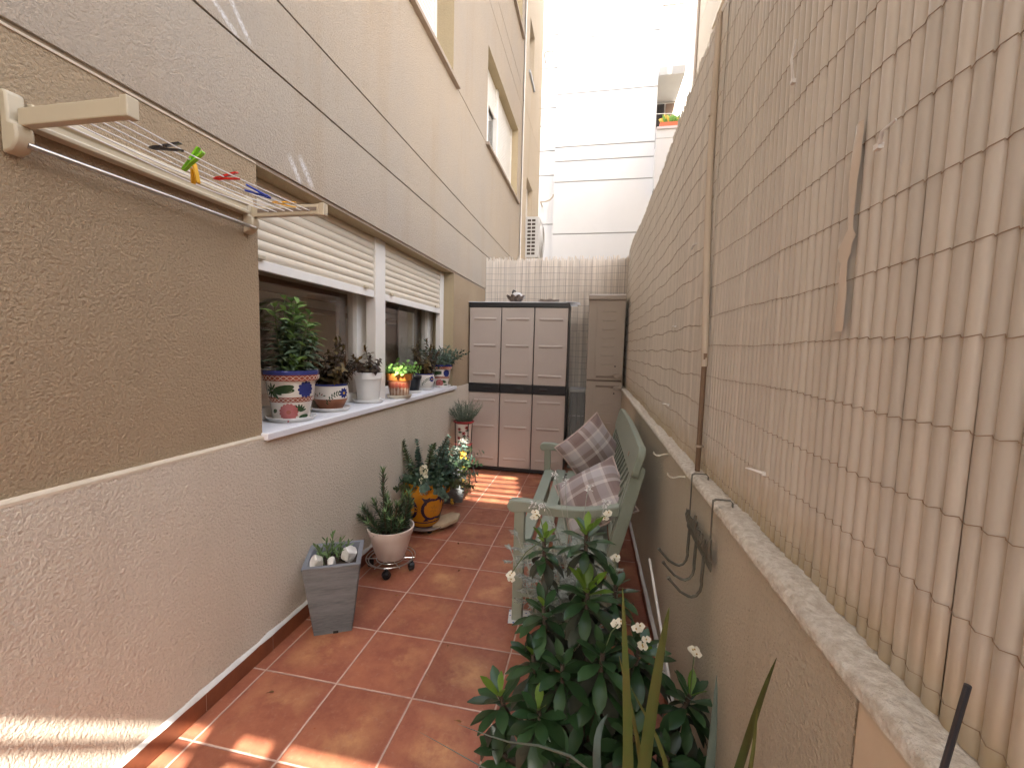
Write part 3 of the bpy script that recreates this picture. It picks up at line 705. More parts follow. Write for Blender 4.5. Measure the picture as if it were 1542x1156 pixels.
mb = MB(); mb.box(bp(BY0 + .21, .40, -.019), (.002, .030, .022), 0, Matrix.Rotation(math.atan2(BD.x, BD.z), 3, 'Y')); mb.build('maker_plate', mat('brass_plate', (.42, .30, .22), .4, metal=.5), bn, smooth=False)

# patterned tile under the front leg
m_azul = bpy.data.materials.new('blue_pattern_tile'); m_azul.use_nodes = True
N, L = nodes_of(m_azul); tc = N.new('ShaderNodeTexCoord'); vo = N.new('ShaderNodeTexVoronoi'); vo.inputs['Scale'].default_value = 42; vo.distance = 'MANHATTAN'
L.new(tc.outputs['Object'], vo.inputs['Vector']); cr = N.new('ShaderNodeValToRGB'); cr.color_ramp.elements[0].color = (.08, .14, .32, 1); cr.color_ramp.elements[0].position = .25; cr.color_ramp.elements[1].color = (.62, .62, .62, 1); cr.color_ramp.elements[1].position = .42
L.new(vo.outputs['Distance'], cr.inputs[0]); L.new(cr.outputs[0], N['Principled BSDF'].inputs['Base Color']); N['Principled BSDF'].inputs['Roughness'].default_value = .25
mb = MB(); mb.box((.985, .585, .0045), (.112, .106, .008), 0, Matrix.Rotation(.12, 3, 'Z')); tag(mb.build('loose_tile', m_azul, smooth=False, bevel=.0015), 'small blue patterned tile under the front leg of the bench', 'tile')
for o in bn.children: pass

# ------------------------------------------------------------------ cushions
def mat_plaid(name):
    m = bpy.data.materials.new(name); m.use_nodes = True; N, L = nodes_of(m); b = N['Principled BSDF']; b.inputs['Roughness'].default_value = .95; b.inputs['Specular IOR Level'].default_value = .1
    b.inputs['Sheen Weight'].default_value = .2
    tc = N.new('ShaderNodeTexCoord'); sx = N.new('ShaderNodeSeparateXYZ'); L.new(tc.outputs['Object'], sx.inputs[0])
    def stripes(ch):
        q = N.new('ShaderNodeMath'); q.operation = 'MULTIPLY_ADD'; q.inputs[1].default_value = 1 / .21; q.inputs[2].default_value = 10.37; L.new(sx.outputs[ch], q.inputs[0])
        f = N.new('ShaderNodeMath'); f.operation = 'FRACT'; L.new(q.outputs[0], f.inputs[0])
        r = N.new('ShaderNodeValToRGB'); r.color_ramp.interpolation = 'CONSTANT'; e = r.color_ramp.elements
        e[0].position = 0; e[0].color = (.235, .17, .155, 1); e[1].position = .36; e[1].color = (.60, .54, .50, 1)
        for p, c in ((.47, (.33, .275, .255)), (.62, (.48, .45, .455)), (.86, (.62, .56, .52)), (.93, (.29, .215, .20))):
            x = e.new(p); x.color = (*c, 1)
        L.new(f.outputs[0], r.inputs[0]); return r.outputs[0]
    x = N.new('ShaderNodeMix'); x.data_type = 'RGBA'; x.inputs[0].default_value = .5; L.new(stripes(0), x.inputs[6]); L.new(stripes(1), x.inputs[7])
    L.new(x.outputs[2], b.inputs['Base Color'])
    n = N.new('ShaderNodeTexNoise'); n.inputs['Scale'].default_value = 500; L.new(tc.outputs['Object'], n.inputs['Vector'])
    bp_ = N.new('ShaderNodeBump'); bp_.inputs['Distance'].default_value = .0012; L.new(n.outputs['Fac'], bp_.inputs['Height']); L.new(bp_.outputs[0], b.inputs['Normal'])
    return m
m_plaid = mat_plaid('plaid_wool'); m_pipe = mat('cushion_piping', (.50, .40, .36), .9)
def cushion(label, M, size=.40, th=.15):
    t = bpy.data.objects.new('cushion', None); t.empty_display_size = .1; C.objects.link(t); tag(t, label, 'cushion', 'plaid cushions on the bench')
    t.matrix_world = M; t.location, t.rotation_euler = M.to_translation(), M.to_euler()
    mb = MB(); n = 26; h = size / 2
    def pt(i, j, s):
        a, b = -1 + 2 * i / n, -1 + 2 * j / n
        k = 1 - .075 * (1 - abs(b) ** 2) * abs(a) ** 3; k2 = 1 - .075 * (1 - abs(a) ** 2) * abs(b) ** 3
        z = (max(0, (1 - a * a)) * max(0, (1 - b * b))) ** .50 * th / 2
        z += .004 * math.sin(a * 7 + s) * math.sin(b * 5) * (1 - a * a) * (1 - b * b) + s * .0
        return (a * h * k, b * h * k2, s * z)
    for s in (1, -1):
        vs = [pt(i, j, s) for j in range(n + 1) for i in range(n + 1)]
        fs = [(j * (n + 1) + i, j * (n + 1) + i + 1, (j + 1) * (n + 1) + i + 1, (j + 1) * (n + 1) + i) for j in range(n) for i in range(n)]
        mb.add(vs, [f if s > 0 else f[::-1] for f in fs])
    mb.build('cover', m_plaid, t, world=False, sharp=80)
    mb = MB(); ring = [pt(i, 0, 1) for i in range(n)] + [pt(n, j, 1) for j in range(n)] + [pt(n - i, n, 1) for i in range(n)] + [pt(0, n - j, 1) for j in range(n + 1)]
    mb.tube(ring, .0055, 6, cap=False); mb.build('piping', m_pipe, t, world=False, sharp=80)
    return t
def basis(o, x, y):
    x = Vector(x).normalized(); y = (Vector(y) - x * x.dot(Vector(y))).normalized(); z = x.cross(y)
    return Matrix.Translation(Vector(o)) @ Matrix(((x.x, y.x, z.x), (x.y, y.y, z.y), (x.z, y.z, z.z))).to_4x4()
# far cushion stands on a corner, leaning on the lattice and turned to the camera
cushion('mauve plaid cushion standing on one corner against the bench back', basis((1.316, 1.475, .685), (.60, .30, .52), (-.36, -.16, .78)), .385, .175)
cushion('mauve plaid cushion slumped forward on the seat at the near end of the bench', basis((1.335, .87, .570), (.80, .0, .50), (-.22, .74, .50)), .39, .17)
cushion_near = None

# ------------------------------------------------------------------ foliage helpers
def lm(name, c, c2, rough=.5, tr=.18, sc_=14): return mat(name, c, rough, c2, sc_, .7, rnd=.38, transl=tr, spec=.35)
m_sageleaf = lm('sage_leaf', (.10, .155, .085), (.15, .20, .125), .75)
m_sageyoung = lm('young_leaf', (.15, .25, .06), (.20, .30, .09), .6, .25)
m_coleus = lm('maroon_leaf', (.045, .022, .018), (.075, .06, .022), .6)
m_coleus2 = lm('olive_maroon_leaf', (.10, .075, .02), (.16, .085, .025), .6)
m_greend = lm('dark_leaf', (.028, .055, .028), (.045, .075, .035), .45)
m_bright = lm('bright_leaf', (.16, .33, .06), (.24, .42, .10), .5, .3)
m_lav = lm('lavender_leaf', (.11, .15, .105), (.17, .20, .15), .85, .1)
m_euph = lm('rosette_leaf', (.026, .064, .024), (.042, .086, .032), .30, .12)
m_euphold = lm('dusty_leaf', (.055, .060, .045), (.025, .035, .02), .5, .08)
m_euphy = lm('fresh_rosette_leaf', (.13, .24, .03), (.19, .30, .045), .4, .4)
m_succ = lm('succulent_leaf', (.038, .066, .028), (.06, .092, .036), .45, .1)
m_succ2 = lm('jade_leaf', (.12, .20, .07), (.16, .24, .09), .45, .15)
m_euc = lm('eucalyptus_leaf', (.10, .17, .13), (.15, .23, .18), .6, .15)
m_silver = lm('silver_leaf', (.30, .32, .285), (.20, .225, .185), .85, .1)
m_stem = mat('brown_stem', (.14, .10, .06), .85, (.08, .055, .035), 40, .7, bump=.003, bscale=90)
m_gstem = mat('green_stem', (.12, .16, .06), .7, (.09, .11, .05), 30, .6)
m_petal = mat('cream_petal', (.78, .72, .52), .6, (.80, .78, .66), 60, .6, transl=.25, rnd=.1)
m_petaly = mat('yellow_petal', (.72, .46, .06), .6, (.78, .58, .14), 60, .6, transl=.25, rnd=.15)
m_yucca = lm('blade_leaf', (.085, .115, .03), (.13, .11, .035), .45, .15)
m_yucca2 = lm('blue_blade_leaf', (.12, .17, .145), (.16, .21, .18), .5, .1)
OVAL = (.18, .72, 1, .86, .5, .06); LANCE = (.4, .85, 1, .75, .4, .04); SPOON = (.22, .42, .78, 1, .82, .12); NEEDLE = (.7, 1, .8, .08); ROUND = (.5, 1, .95, .4)

def stem_leaves(mb, path, n, ln, wd, prof, mi, up=.55, curl=.5, start=.15, pair=False, jit=.25, taper=.35, tipmi=None):
    P = [Vector(p) for p in path]
    for i in range(n):
        t = lerp(start, 1, i / max(1, n - 1)); q = t * (len(P) - 1); k = min(int(q), len(P) - 2); p = P[k].lerp(P[k + 1], q - k)
        ax = (P[k + 1] - P[k]).normalized(); s0 = ax.cross(Vector((.3, .2, 1))).normalized(); s1 = ax.cross(s0)
        for h in range(2 if pair else 1):
            a = (i * 2.4 if not pair else i * PI / 2 + h * PI) + R.uniform(-jit, jit)
            e = up + (t - .5) * .5 + R.uniform(-jit, jit) * .6
            d = (s0 * math.cos(a) + s1 * math.sin(a)) * math.cos(e) + ax * math.sin(e)
            z = (1 - taper * t) * R.uniform(.8, 1.15)
            m_ = tipmi if (tipmi is not None and t > .85) else mi
            mb.leaf(p, d, ax, ln * z, wd * z, prof, curl * R.uniform(.6, 1.4), .25, m_)
def bend(p0, d, ln, sag=0.0, n=7, wob=.01):
    p = Vector(p0); d = Vector(d).normalized(); out = [p.copy()]
    for i in range(n - 1):
        d = (d + Vector((R.uniform(-wob, wob) * 8, R.uniform(-wob, wob) * 8, -sag))).normalized(); p = p + d * (ln / (n - 1)); out.append(p.copy())
    return out

# ------------------------------------------------------------------ pots
m_cer = mat('white_glaze', (.72, .67, .60), .18, (.68, .62, .55), 8, .5, coat=.4)
m_blueg = mat('blue_glaze', (.025, .035, .16), .2, (.04, .05, .20), 30, .6, coat=.4)
m_redg = mat('red_brown_glaze', (.30, .075, .04), .25, (.22, .05, .03), 30, .6, coat=.3)
m_pinkg = mat('pink_glaze', (.42, .13, .12), .25, (.34, .10, .10), 30, .6, coat=.3)
m_greeng = mat('green_glaze', (.025, .055, .02), .25, (.04, .08, .03), 30, .6, coat=.3)
m_yelg = mat('yellow_glaze', (.62, .36, .03), .22, coat=.3)
m_terra = mat('terracotta', (.30, .115, .055), .6, (.22, .08, .04), 14, .7, bump=.001, bscale=60)
m_terrag = mat('amber_glaze', (.42, .15, .025), .18, (.26, .08, .02), 14, .8, coat=.5)
m_drip = mat('drip_glaze', (.40, .27, .19), .25, (.17, .06, .03), 45, .9, coat=.3)
m_wplast = mat('white_plastic', (.74, .73, .70), .4, (.68, .66, .62), 5, .5)
m_pinkp = mat('blush_plastic', (.66, .55, .48), .5, (.60, .49, .42), 4, .5)
m_orange = mat('orange_glaze', (.60, .255, .015), .2, (.50, .19, .01), 9, .7, coat=.4)
m_navy = mat('navy_glaze', (.03, .02, .045), .25, (.05, .03, .05), 30, .6, coat=.3)

def radius_at(prof, z):
    for a, b in zip(prof, prof[1:]):
        if a[1] <= z <= b[1] and b[1] > a[1]: return lerp(a[0], b[0], (z - a[1]) / (b[1] - a[1]))
    return prof[-1][0]
def decal(mb, c, prof, th0, poly, mi, off=.0008):
    """a painted shape: polygon in (metres round, height) wrapped on the pot."""
    c = Vector(c); cu = sum(p[0] for p in poly) / len(poly); cz = sum(p[1] for p in poly) / len(poly)
    def W(u, z):
        r = radius_at(prof, z) + off; a = th0 + u / max(r, .02); return c + Vector((r * math.cos(a), r * math.sin(a), z))
    n = len(poly); vs = [W(cu, cz)] + [W(lerp(cu, u, .5), lerp(cz, z, .5)) for u, z in poly] + [W(u, z) for u, z in poly]
    fs = [(0, 1 + i, 1 + (i + 1) % n) for i in range(n)] + [(1 + i, 1 + n + i, 1 + n + (i + 1) % n, 1 + (i + 1) % n) for i in range(n)]
    mb.add(vs, fs, mi)
def ell(u, z, a, b, rot=0, n=14): return [(u + a * math.cos(t) * math.cos(rot) - b * math.sin(t) * math.sin(rot), z + a * math.cos(t) * math.sin(rot) + b * math.sin(t) * math.cos(rot)) for t in (2 * PI * k / n for k in range(n))]
def flower(mb, c, prof, th, u, z, r, n, mi, mic, off=.0008):
    for k in range(n):
        a = 2 * PI * k / n; decal(mb, c, prof, th, ell(u + r * .58 * math.cos(a), z + r * .58 * math.sin(a), r * .46, r * .26, a), mi, off + .0002 * (k % 3))
    decal(mb, c, prof, th, ell(u, z, r * .25, r * .25), mic, off + .0014)
def sprig(mb, c, prof, th, u, z, n, ln, a0, a1, mi):
    for k in range(n):
        a = lerp(a0, a1, k / max(1, n - 1)); decal(mb, c, prof, th, ell(u + ln * .55 * math.cos(a), z + ln * .55 * math.sin(a), ln * .5, ln * .15, a), mi)

def face_cam(x, y): return math.atan2(-1.44 - y, 1.302 - x)
def saucer(label, x, y, z, r, h=.022, m=None, grp='white saucers on the window sill'):
    mb = MB(); mb.lathe([(r * .80, 0), (r * .86, .002), (r, h), (r - .004, h + .001), (r * .84, .006), (.01, .006)], (x, y, z), 48)
    return tag(mb.build('saucer', m or m_wplast, sharp=50), label, 'saucer', grp)
def soil(parent, x, y, z, r):
    mb = MB(); rings = [(0, 0)] + [(r * k / 4, 0) for k in range(1, 5)]; seg = 20; vs = [(x, y, z)]
    for k in range(1, 5):
        for q in range(seg): a = 2 * PI * q / seg; vs.append((x + r * k / 4 * math.cos(a), y + r * k / 4 * math.sin(a), z + R.uniform(-.006, .008)))
    fs = [(0, 1 + q, 1 + (q + 1) % seg) for q in range(seg)] + [(1 + (k - 1) * seg + q, 1 + k * seg + q, 1 + k * seg + (q + 1) % seg, 1 + (k - 1) * seg + (q + 1) % seg) for k in range(1, 4) for q in range(seg)]
    mb.add(vs, fs); return mb.build('soil', m_soil, parent)
def wall_of(prof, t=.008):
    """open-topped pot: outside profile up, then the inside down to the soil."""
    r, z = prof[-1][0], prof[-1][1]
    return list(prof) + [(r - t * .5, z + .002), (r - t, z - .001), (radius_at(prof, z * .84) - t, z * .84)]

SZ = .990
# pot 1: tall painted pot, broad sage-like plant
def painted_pot(x, y, z, k, label, seed):
    t = thing('potted_plant', label, 'potted plant', (x, y, z))
    prof = [(.088, 0, 0), (.092, .004, 0), (.104, .094, 0), (.106, .097, 2), (.110, .122, 2), (.112, .125, 0), (.120, .205, 0), (.121, .209, 0), (.136, .212, 2), (.140, .243, 1), (.142, .258, 1), (.141, .264, 1)]
    prof = [(r * k, zz * k, m_) for r, zz, m_ in prof]
    mb = MB(); mb.lathe(wall_of(prof), (x, y, z), 56); th = face_cam(x, y); c = (x, y, z); p2 = [(a, b) for a, b, _ in prof]
    mb.build('pot', [m_cer, m_blueg, m_redg], t, sharp=40)
    mb = MB(); s = k
    flower(mb, c, p2, th, .075 * s, .165 * s, .044 * s, 12, 0, 0)
    sprig(mb, c, p2, th, -.105 * s, .160 * s, 7, .040 * s, 1.0, 5.2, 2); sprig(mb, c, p2, th, -.10 * s, .162 * s, 2, .11 * s, -.0, .18, 2); sprig(mb, c, p2, th, -.1 * s, .160 * s, 2, .055 * s, -.9, -.35, 2)
    flower(mb, c, p2, th, -.015 * s, .046 * s, .046 * s, 15, 1, 3)
    sprig(mb, c, p2, th, .035 * s, .046 * s, 5, .040 * s, .3, 2.0, 2); decal(mb, c, p2, th, ell(.062 * s, .018 * s, .028 * s, .012 * s, .1), 2); decal(mb, c, p2, th, ell(-.09 * s, .05 * s, .016 * s, .011 * s, .4), 2)
    sprig(mb, c, p2, th, .15 * s, .05 * s, 6, .035 * s, 1.8, 4.4, 2); flower(mb, c, p2, th, -.2 * s, .165 * s, .04 * s, 12, 0, 0)
    for (zc, h, mm) in ((.227, .0105, 4), (.110, .0085, 4)):   # wavy double line in the red bands
        rr = radius_at(p2, zc * s); n = 120
        for ph in (0, PI):
            path = []
            for q in range(n + 1):
                a = 2 * PI * q / n; zz = zc * s + h * s * math.sin(a * 15 + ph); r3 = radius_at(p2, zz) + .0006; path.append((x + r3 * math.cos(a), y + r3 * math.sin(a), z + zz))
            mb.tube(path, .0011 * s, 4, mm, cap=False)
    mb.build('painted_flowers', [m_blueg, m_pinkg, m_greeng, m_redg, mat('cream_line', (.66, .52, .42), .4)], t, sharp=60)
    soil(t, x, y, z + .235 * k, .122 * k)
    return t
p1x, p1y = -.195, .425
t = painted_pot(p1x, p1y, SZ + .008, .93, 'tall white pot with red bands and blue and pink flowers, holding a bush', 1)
mb = MB(); ms_ = MB()
for k in range(17):
    a = k * 2.4; rr = .09 * math.sqrt((k + .5) / 17); base = (p1x + rr * .6 * math.cos(a), p1y + rr * .6 * math.sin(a), SZ + .22)
    d = Vector((rr * 2.6 * math.cos(a) + .05, rr * 2.6 * math.sin(a), 1)); ln = R.uniform(.20, .40)
    path = bend(base, d, ln, .0, 6, .012); ms_.tube(path, [.004, .0038, .0035, .003, .0025, .002], 5)
    stem_leaves(mb, path, 13, .092, .036, OVAL, 0, .45, .7, .12, True, .35, .3, 1)
for k in range(4): 
    path = bend((p1x + .05, p1y - .06, SZ + .22), (.25 + .1 * k, -.2 + .1 * k, 1), .10, 0, 4); stem_leaves(mb, path, 5, .065, .026, OVAL, 1, .6, .4, .2, True)
ms_.build('stem', m_gstem, t); mb.build('foliage', [m_sageleaf, m_sageyoung], t, sharp=80)
saucer('wide white saucer under the tall painted pot at the near end of the sill', p1x, p1y, SZ, .118)

# pot 2: bowl, coleus
def bowl_pot(x, y, z, k, label, low):
    t = thing('potted_plant', label, 'potted plant', (x, y, z))
    prof = [(.060, 0, 1), (.064, .003, 1), (.090, .055, 1), (.094, .066, 0), (.098, .085, 0), (.097, .120, 0), (.093, .140, 2), (.095, .148, 2), (.096, .150, 2)]
    if not low: prof = [(r, zz, 0 if m_ == 1 else m_) for r, zz, m_ in prof]
    prof = [(r * k, zz * k, m_) for r, zz, m_ in prof]; p2 = [(a, b) for a, b, _ in prof]; c = (x, y, z); th = face_cam(x, y)
    mb = MB(); mb.lathe(wall_of(prof), c, 52); mb.build('pot', [m_cer, m_terra, m_greend if False else m_blueg], t, sharp=40)
    mb = MB(); s = k
    flower(mb, c, p2, th, .078 * s, .100 * s, .030 * s, 9, 0, 3)
    for q in range(6): decal(mb, c, p2, th, ell((.045 - .013 * q) * s, (.108 - .002 * q * q) * s, .010 * s, .0035 * s, 1.0 + .2 * q), 1); decal(mb, c, p2, th, ell((.045 - .013 * q) * s, (.092 - .002 * q * q) * s, .009 * s, .003 * s, -.8), 1)
    for q in range(5): decal(mb, c, p2, th, ell((-.035 - .014 * q) * s, (.088 + .006 * (q % 3)) * s, .007 * s, .003 * s, .6 * q), 2 if q % 2 else 1)
    mb.build('painted_flowers', [m_blueg, m_greeng, m_redg, m_yelg], t, sharp=60)
    soil(t, x, y, z + .132 * k, .085 * k)
    return t
def coleus(t, x, y, z, n, ln, spread, lean=(0, 0), size=1.0, spikes=6):
    mb = MB(); ms_ = MB()
    for k in range(n):
        a = k * 2.4 + .7; q = math.sqrt((k + .5) / n); d = Vector((q * spread * math.cos(a) + lean[0], q * spread * math.sin(a) + lean[1], 1)); l = ln * R.uniform(.6, 1.05)
        path = bend((x + .04 * q * math.cos(a), y + .04 * q * math.sin(a), z), d, l, .03, 6, .015); ms_.tube(path, [.0032] * 5 + [.002], 5)
        stem_leaves(mb, path, 10, .052 * size, .034 * size, (.3, .9, 1, .8, .45, .05), 0 if k % 3 else 1, .15, .8, .12, True, .4, .35)
        if k < spikes:
            tip = path[-1]; dd = (path[-1] - path[-2]).normalized()
            for s in range(9):
                mb.leaf(tip + dd * (.006 * s), rv() + dd * 1.2, dd, .026 * size, .014 * size, (.5, 1, .9, .2), .2, .2, 1 if s > 2 else 0)
    ms_.build('stem', m_stem, t); mb.build('foliage', [m_coleus, m_coleus2], t, sharp=80)
p2x, p2y = -.205, .765
t = bowl_pot(p2x, p2y, SZ + .008, 1.0, 'round white and terracotta bowl pot with dark maroon leaved plant on the sill', True)
coleus(t, p2x, p2y, SZ + .14, 18, .235, .75, (.12, .1), 1.05)
saucer('white saucer under the white and terracotta bowl pot', p2x, p2y, SZ, .112)

# pot 3: plain white pot, trailing coleus
p3x, p3y = -.195, 1.17
t = thing('potted_plant', 'plain white plastic pot with a sparse maroon plant on the sill', 'potted plant', (p3x, p3y, SZ))
prof = [(.066, 0), (.070, .004), (.086, .150), (.0865, .152), (.096, .154), (.099, .192), (.098, .196)]
mb = MB(); mb.lathe(wall_of(prof), (p3x, p3y, SZ + .008), 48); mb.build('pot', m_wplast, t, sharp=40); soil(t, p3x, p3y, SZ + .178, .085)
coleus(t, p3x, p3y, SZ + .18, 11, .15, 1.0, (-.1, -.2), .95, 4)
saucer('white saucer under the plain white plastic pot', p3x, p3y, SZ, .106)
m2 = MB()
# pot 4: amber glazed terracotta, bright green herb
p4x, p4y = -.115, 1.47
t = thing('potted_plant', 'amber glazed terracotta pot with a bright lime green herb on the sill', 'potted plant', (p4x, p4y, SZ))
prof = [(.064, 0, 2), (.068, .003, 2), (.078, .06, 1), (.086, .108, 1), (.087, .112, 0), (.094, .116, 0), (.100, .162, 0), (.099, .166, 0)]
mb = MB(); mb.lathe(wall_of(prof), (p4x, p4y, SZ + .018), 48); th = face_cam(p4x, p4y); p2 = [(a, b) for a, b, _ in prof]
mb.build('pot', [m_terrag, m_terra, m_drip], t, sharp=40)
mb = MB()
for q in range(16):
    u = -.19 + .026 * q; decal(mb, (p4x, p4y, SZ + .018), p2, th, ell(u, .034 + R.uniform(-.004, .004), .0065, .030, R.uniform(-.1, .1)), 0); decal(mb, (p4x, p4y, SZ + .018), p2, th, ell(u + .013, .080 + R.uniform(-.004, .004), .012, .020, 0), 1)
mb.build('painted_drips', [mat('pale_drip', (.46, .34, .26), .3, coat=.3), mat('rust_drip', (.23, .05, .03), .3, coat=.3)], t, sharp=60)
soil(t, p4x, p4y, SZ + .165, .088)
mb = MB(); ms_ = MB()
for k in range(26):
    a = k * 2.4; q = math.sqrt((k + .5) / 26); d = Vector((q * 1.2 * math.cos(a), q * 1.2 * math.sin(a), .8))
    path = bend((p4x + .06 * q * math.cos(a), p4y + .06 * q * math.sin(a), SZ + .165), d, R.uniform(.08, .125), .06, 5, .02); ms_.tube(path, .0018, 5)
    stem_leaves(mb, path, 8, .036, .027, ROUND, 0, .5, .5, .15, False, .5, .2)
ms_.build('stem', m_gstem, t); mb.build('foliage', m_bright, t, sharp=80)
saucer('cream saucer under the amber glazed pot at the sill edge', p4x, p4y, SZ, .094, .026, mat('cream_saucer', (.66, .60, .50), .45, (.58, .52, .42), 8, .6))
# pot 5: small black
p5x, p5y = -.185, 1.86
t = thing('plant_pot', 'small black plastic pot with pale gravel on the sill', 'pot', (p5x, p5y, SZ))
prof = [(.052, 0), (.056, .003), (.068, .105), (.069, .106), (.075, .107), (.077, .132), (.076, .134)]
mb = MB(); mb.lathe(wall_of(prof), (p5x, p5y, SZ + .008), 40); mb.build('pot', m_black, t, sharp=40)
mb = MB()
for k in range(70):
    a = R.uniform(0, 2 * PI); q = .064 * math.sqrt(R.random()); mb.box((p5x + q * math.cos(a), p5y + q * math.sin(a), SZ + .128 + R.uniform(0, .005)), (.010, .008, .007), 0, Matrix.Rotation(R.uniform(0, 6), 3, rv()))
mb.build('gravel', mat('pale_gravel', (.50, .48, .45), .8, rnd=.3), t, smooth=False)
soil(t, p5x, p5y, SZ + .124, .066)
saucer('white saucer under the small black pot', p5x, p5y, SZ, .084)
# pot 6: white bowl, coleus
p6x, p6y = -.19, 2.13
t = bowl_pot(p6x, p6y, SZ + .008, .92, 'white bowl pot with a small painted flower near the far end of the sill', False)
coleus(t, p6x, p6y, SZ + .13, 16, .27, .55, (0, -.05), 1.0, 7)
saucer('white saucer under the white bowl pot with the red flower', p6x, p6y, SZ, .092)
# pot 7: painted pot, grey-green bush
p7x, p7y = -.145, 2.42
t = painted_pot(p7x, p7y, SZ + .008, .80, 'white painted pot with grey green bush at the far end of the sill', 2)
mb = MB(); ms_ = MB()
for k in range(26):
    a = k * 2.4; q = math.sqrt((k + .5) / 26); d = Vector((q * 1.0 * math.cos(a), q * 1.0 * math.sin(a), .95))
    path = bend((p7x + .05 * q * math.cos(a), p7y + .05 * q * math.sin(a), SZ + .18), d, R.uniform(.17, .28), .03, 6, .015); ms_.tube(path, .0025, 5)
    stem_leaves(mb, path, 11, .066, .020, OVAL, 0, .6, .5, .15, True, .35, .3)
ms_.build('stem', m_gstem, t); mb.build('foliage', [lm('grey_green_leaf', (.075, .11, .075), (.12, .155, .115), .75)], t, sharp=80)
saucer('white saucer under the painted pot at the far end of the sill', p7x, p7y, SZ, .098)

# ------------------------------------------------------------------ tall grey planters
m_slate = mat('slate_resin', (.150, .162, .170), .6, (.095, .103, .108), 22, .9, stretch=(1, 1, 7), bump=.004, bscale=35, col3=(.20, .21, .215), scale3=2.5)
m_slate_in = mat('slate_rim', (.16, .165, .185), .45, (.20, .21, .235), 12, .6)
def planter(label, x, y, rz, H=.355, b=.085, tp=.128):
    t = thing('potted_plant', label, 'potted plant', (x, y, 0), rz)
    mb = MB(); rows = [(b, 0), (b + .001, .012)] + [(lerp(b, tp - .004, k / 6), lerp(0, H - .012, k / 6)) for k in range(1, 7)] + [(tp, H - .010), (tp, H)]
    vs = [(sx * r, sy * r, z) for r, z in rows for sx, sy in ((-1, -1), (1, -1), (1, 1), (-1, 1))]
    n = len(rows); mb.add(vs, [(4 * i + k, 4 * i + (k + 1) % 4, 4 * i + 4 + (k + 1) % 4, 4 * i + 4 + k) for i in range(n - 1) for k in range(4)] + [(0, 3, 2, 1)])
    mb.box((.012, -b + .004, .006), (.024, .012, .014), 2)
    o = len(mb.v); inn = tp - .022; lo = inn - .02
    vs = [(sx * r, sy * r, z) for r, z in ((tp, H), (inn + .003, H + .001), (inn, H - .004), (lo, H - .12)) for sx, sy in ((-1, -1), (1, -1), (1, 1), (-1, 1))]
    mb.add(vs, [(4 * i + k, 4 * i + (k + 1) % 4, 4 * i + 4 + (k + 1) % 4, 4 * i + 4 + k) for i in range(3) for k in range(4)], 1)
    mb.build('planter', [m_slate, m_slate_in, m_dark], t, world=False, bevel=.003)
    mb = MB(); g = 9; vs = [(lerp(-inn, inn, i / g), lerp(-inn, inn, j / g), H - .045 + R.uniform(-.006, .006)) for j in range(g + 1) for i in range(g + 1)]
    mb.add(vs, [(j * (g + 1) + i, j * (g + 1) + i + 1, (j + 1) * (g + 1) + i + 1, (j + 1) * (g + 1) + i) for j in range(g) for i in range(g)]); mb.build('soil', m_soil, t, world=False)
    return t
AX, AY, AR_ = .098, .341, .462
pa = planter('tall grey slate planter holding a small green succulent and white stones', AX, AY, AR_)
PA = lambda x, y, z: wmat(pa) @ Vector((x, y, z))
mb = MB()
for k in range(9):
    a = k * 2.4; q = .018 * math.sqrt(k); path = bend(PA(-.022 + q * math.cos(a), .028 + q * math.sin(a), .305), (.35 * math.cos(a), .35 * math.sin(a), 1), R.uniform(.07, .12) + (.05 if k == 2 else 0), 0, 5, .01)
    mb.tube(path, .003, 5, 1); stem_leaves(mb, path, 10, .042, .013, SPOON, 0, .75, -.1, .2, False, .3, .2)
mb.build('foliage', [m_succ2, m_gstem], pa, sharp=80)
m_rock = mat('white_rock', (.74, .72, .68), .9, (.52, .47, .40), 14, .8, bump=.006, bscale=45, bdet=5)
def rock(label, c, s, rot, seed, m, grp):
    r = random.Random(seed); bm = bmesh.new(); bmesh.ops.create_icosphere(bm, subdivisions=3, radius=1)
    pl_ = [(Vector((r.gauss(0, 1), r.gauss(0, 1), r.gauss(0, 1))).normalized(), r.uniform(.42, .80)) for _ in range(13)]
    for v in bm.verts:
        for n_, d in pl_:
            e = v.co.dot(n_) - d
            if e > 0: v.co -= n_ * e
        v.co *= 1 + r.uniform(-.02, .02)
    mb = MB(); Mx = Matrix.Rotation(rot[2], 3, 'Z') @ Matrix.Rotation(rot[1], 3, 'Y') @ Matrix.Rotation(rot[0], 3, 'X')
    vs = [Vector(c) + Mx @ Vector((v.co.x * s[0], v.co.y * s[1], v.co.z * s[2])) for v in bm.verts]
    fs = [tuple(v.index for v in f.verts) for f in bm.faces]; mb.add(vs, fs); bm.free()
    return tag(mb.build('stone', m, sharp=30), label, 'stone', grp)
G = 'white stones in the near grey planter'
rock('white stone leaning at the left corner of the near grey planter', PA(-.072, -.045, .345), (.034, .056, .036), (.3, .2, .6), 1, m_rock, G)
rock('small pointed white stone at the front of the near grey planter', PA(-.008, -.062, .335), (.026, .026, .042), (.2, .3, .2), 2, m_rock, G)
rock('largest white stone at the right of the near grey planter', PA(.062, .012, .345), (.042, .066, .044), (.1, -.4, -.1), 3, m_rock, G)

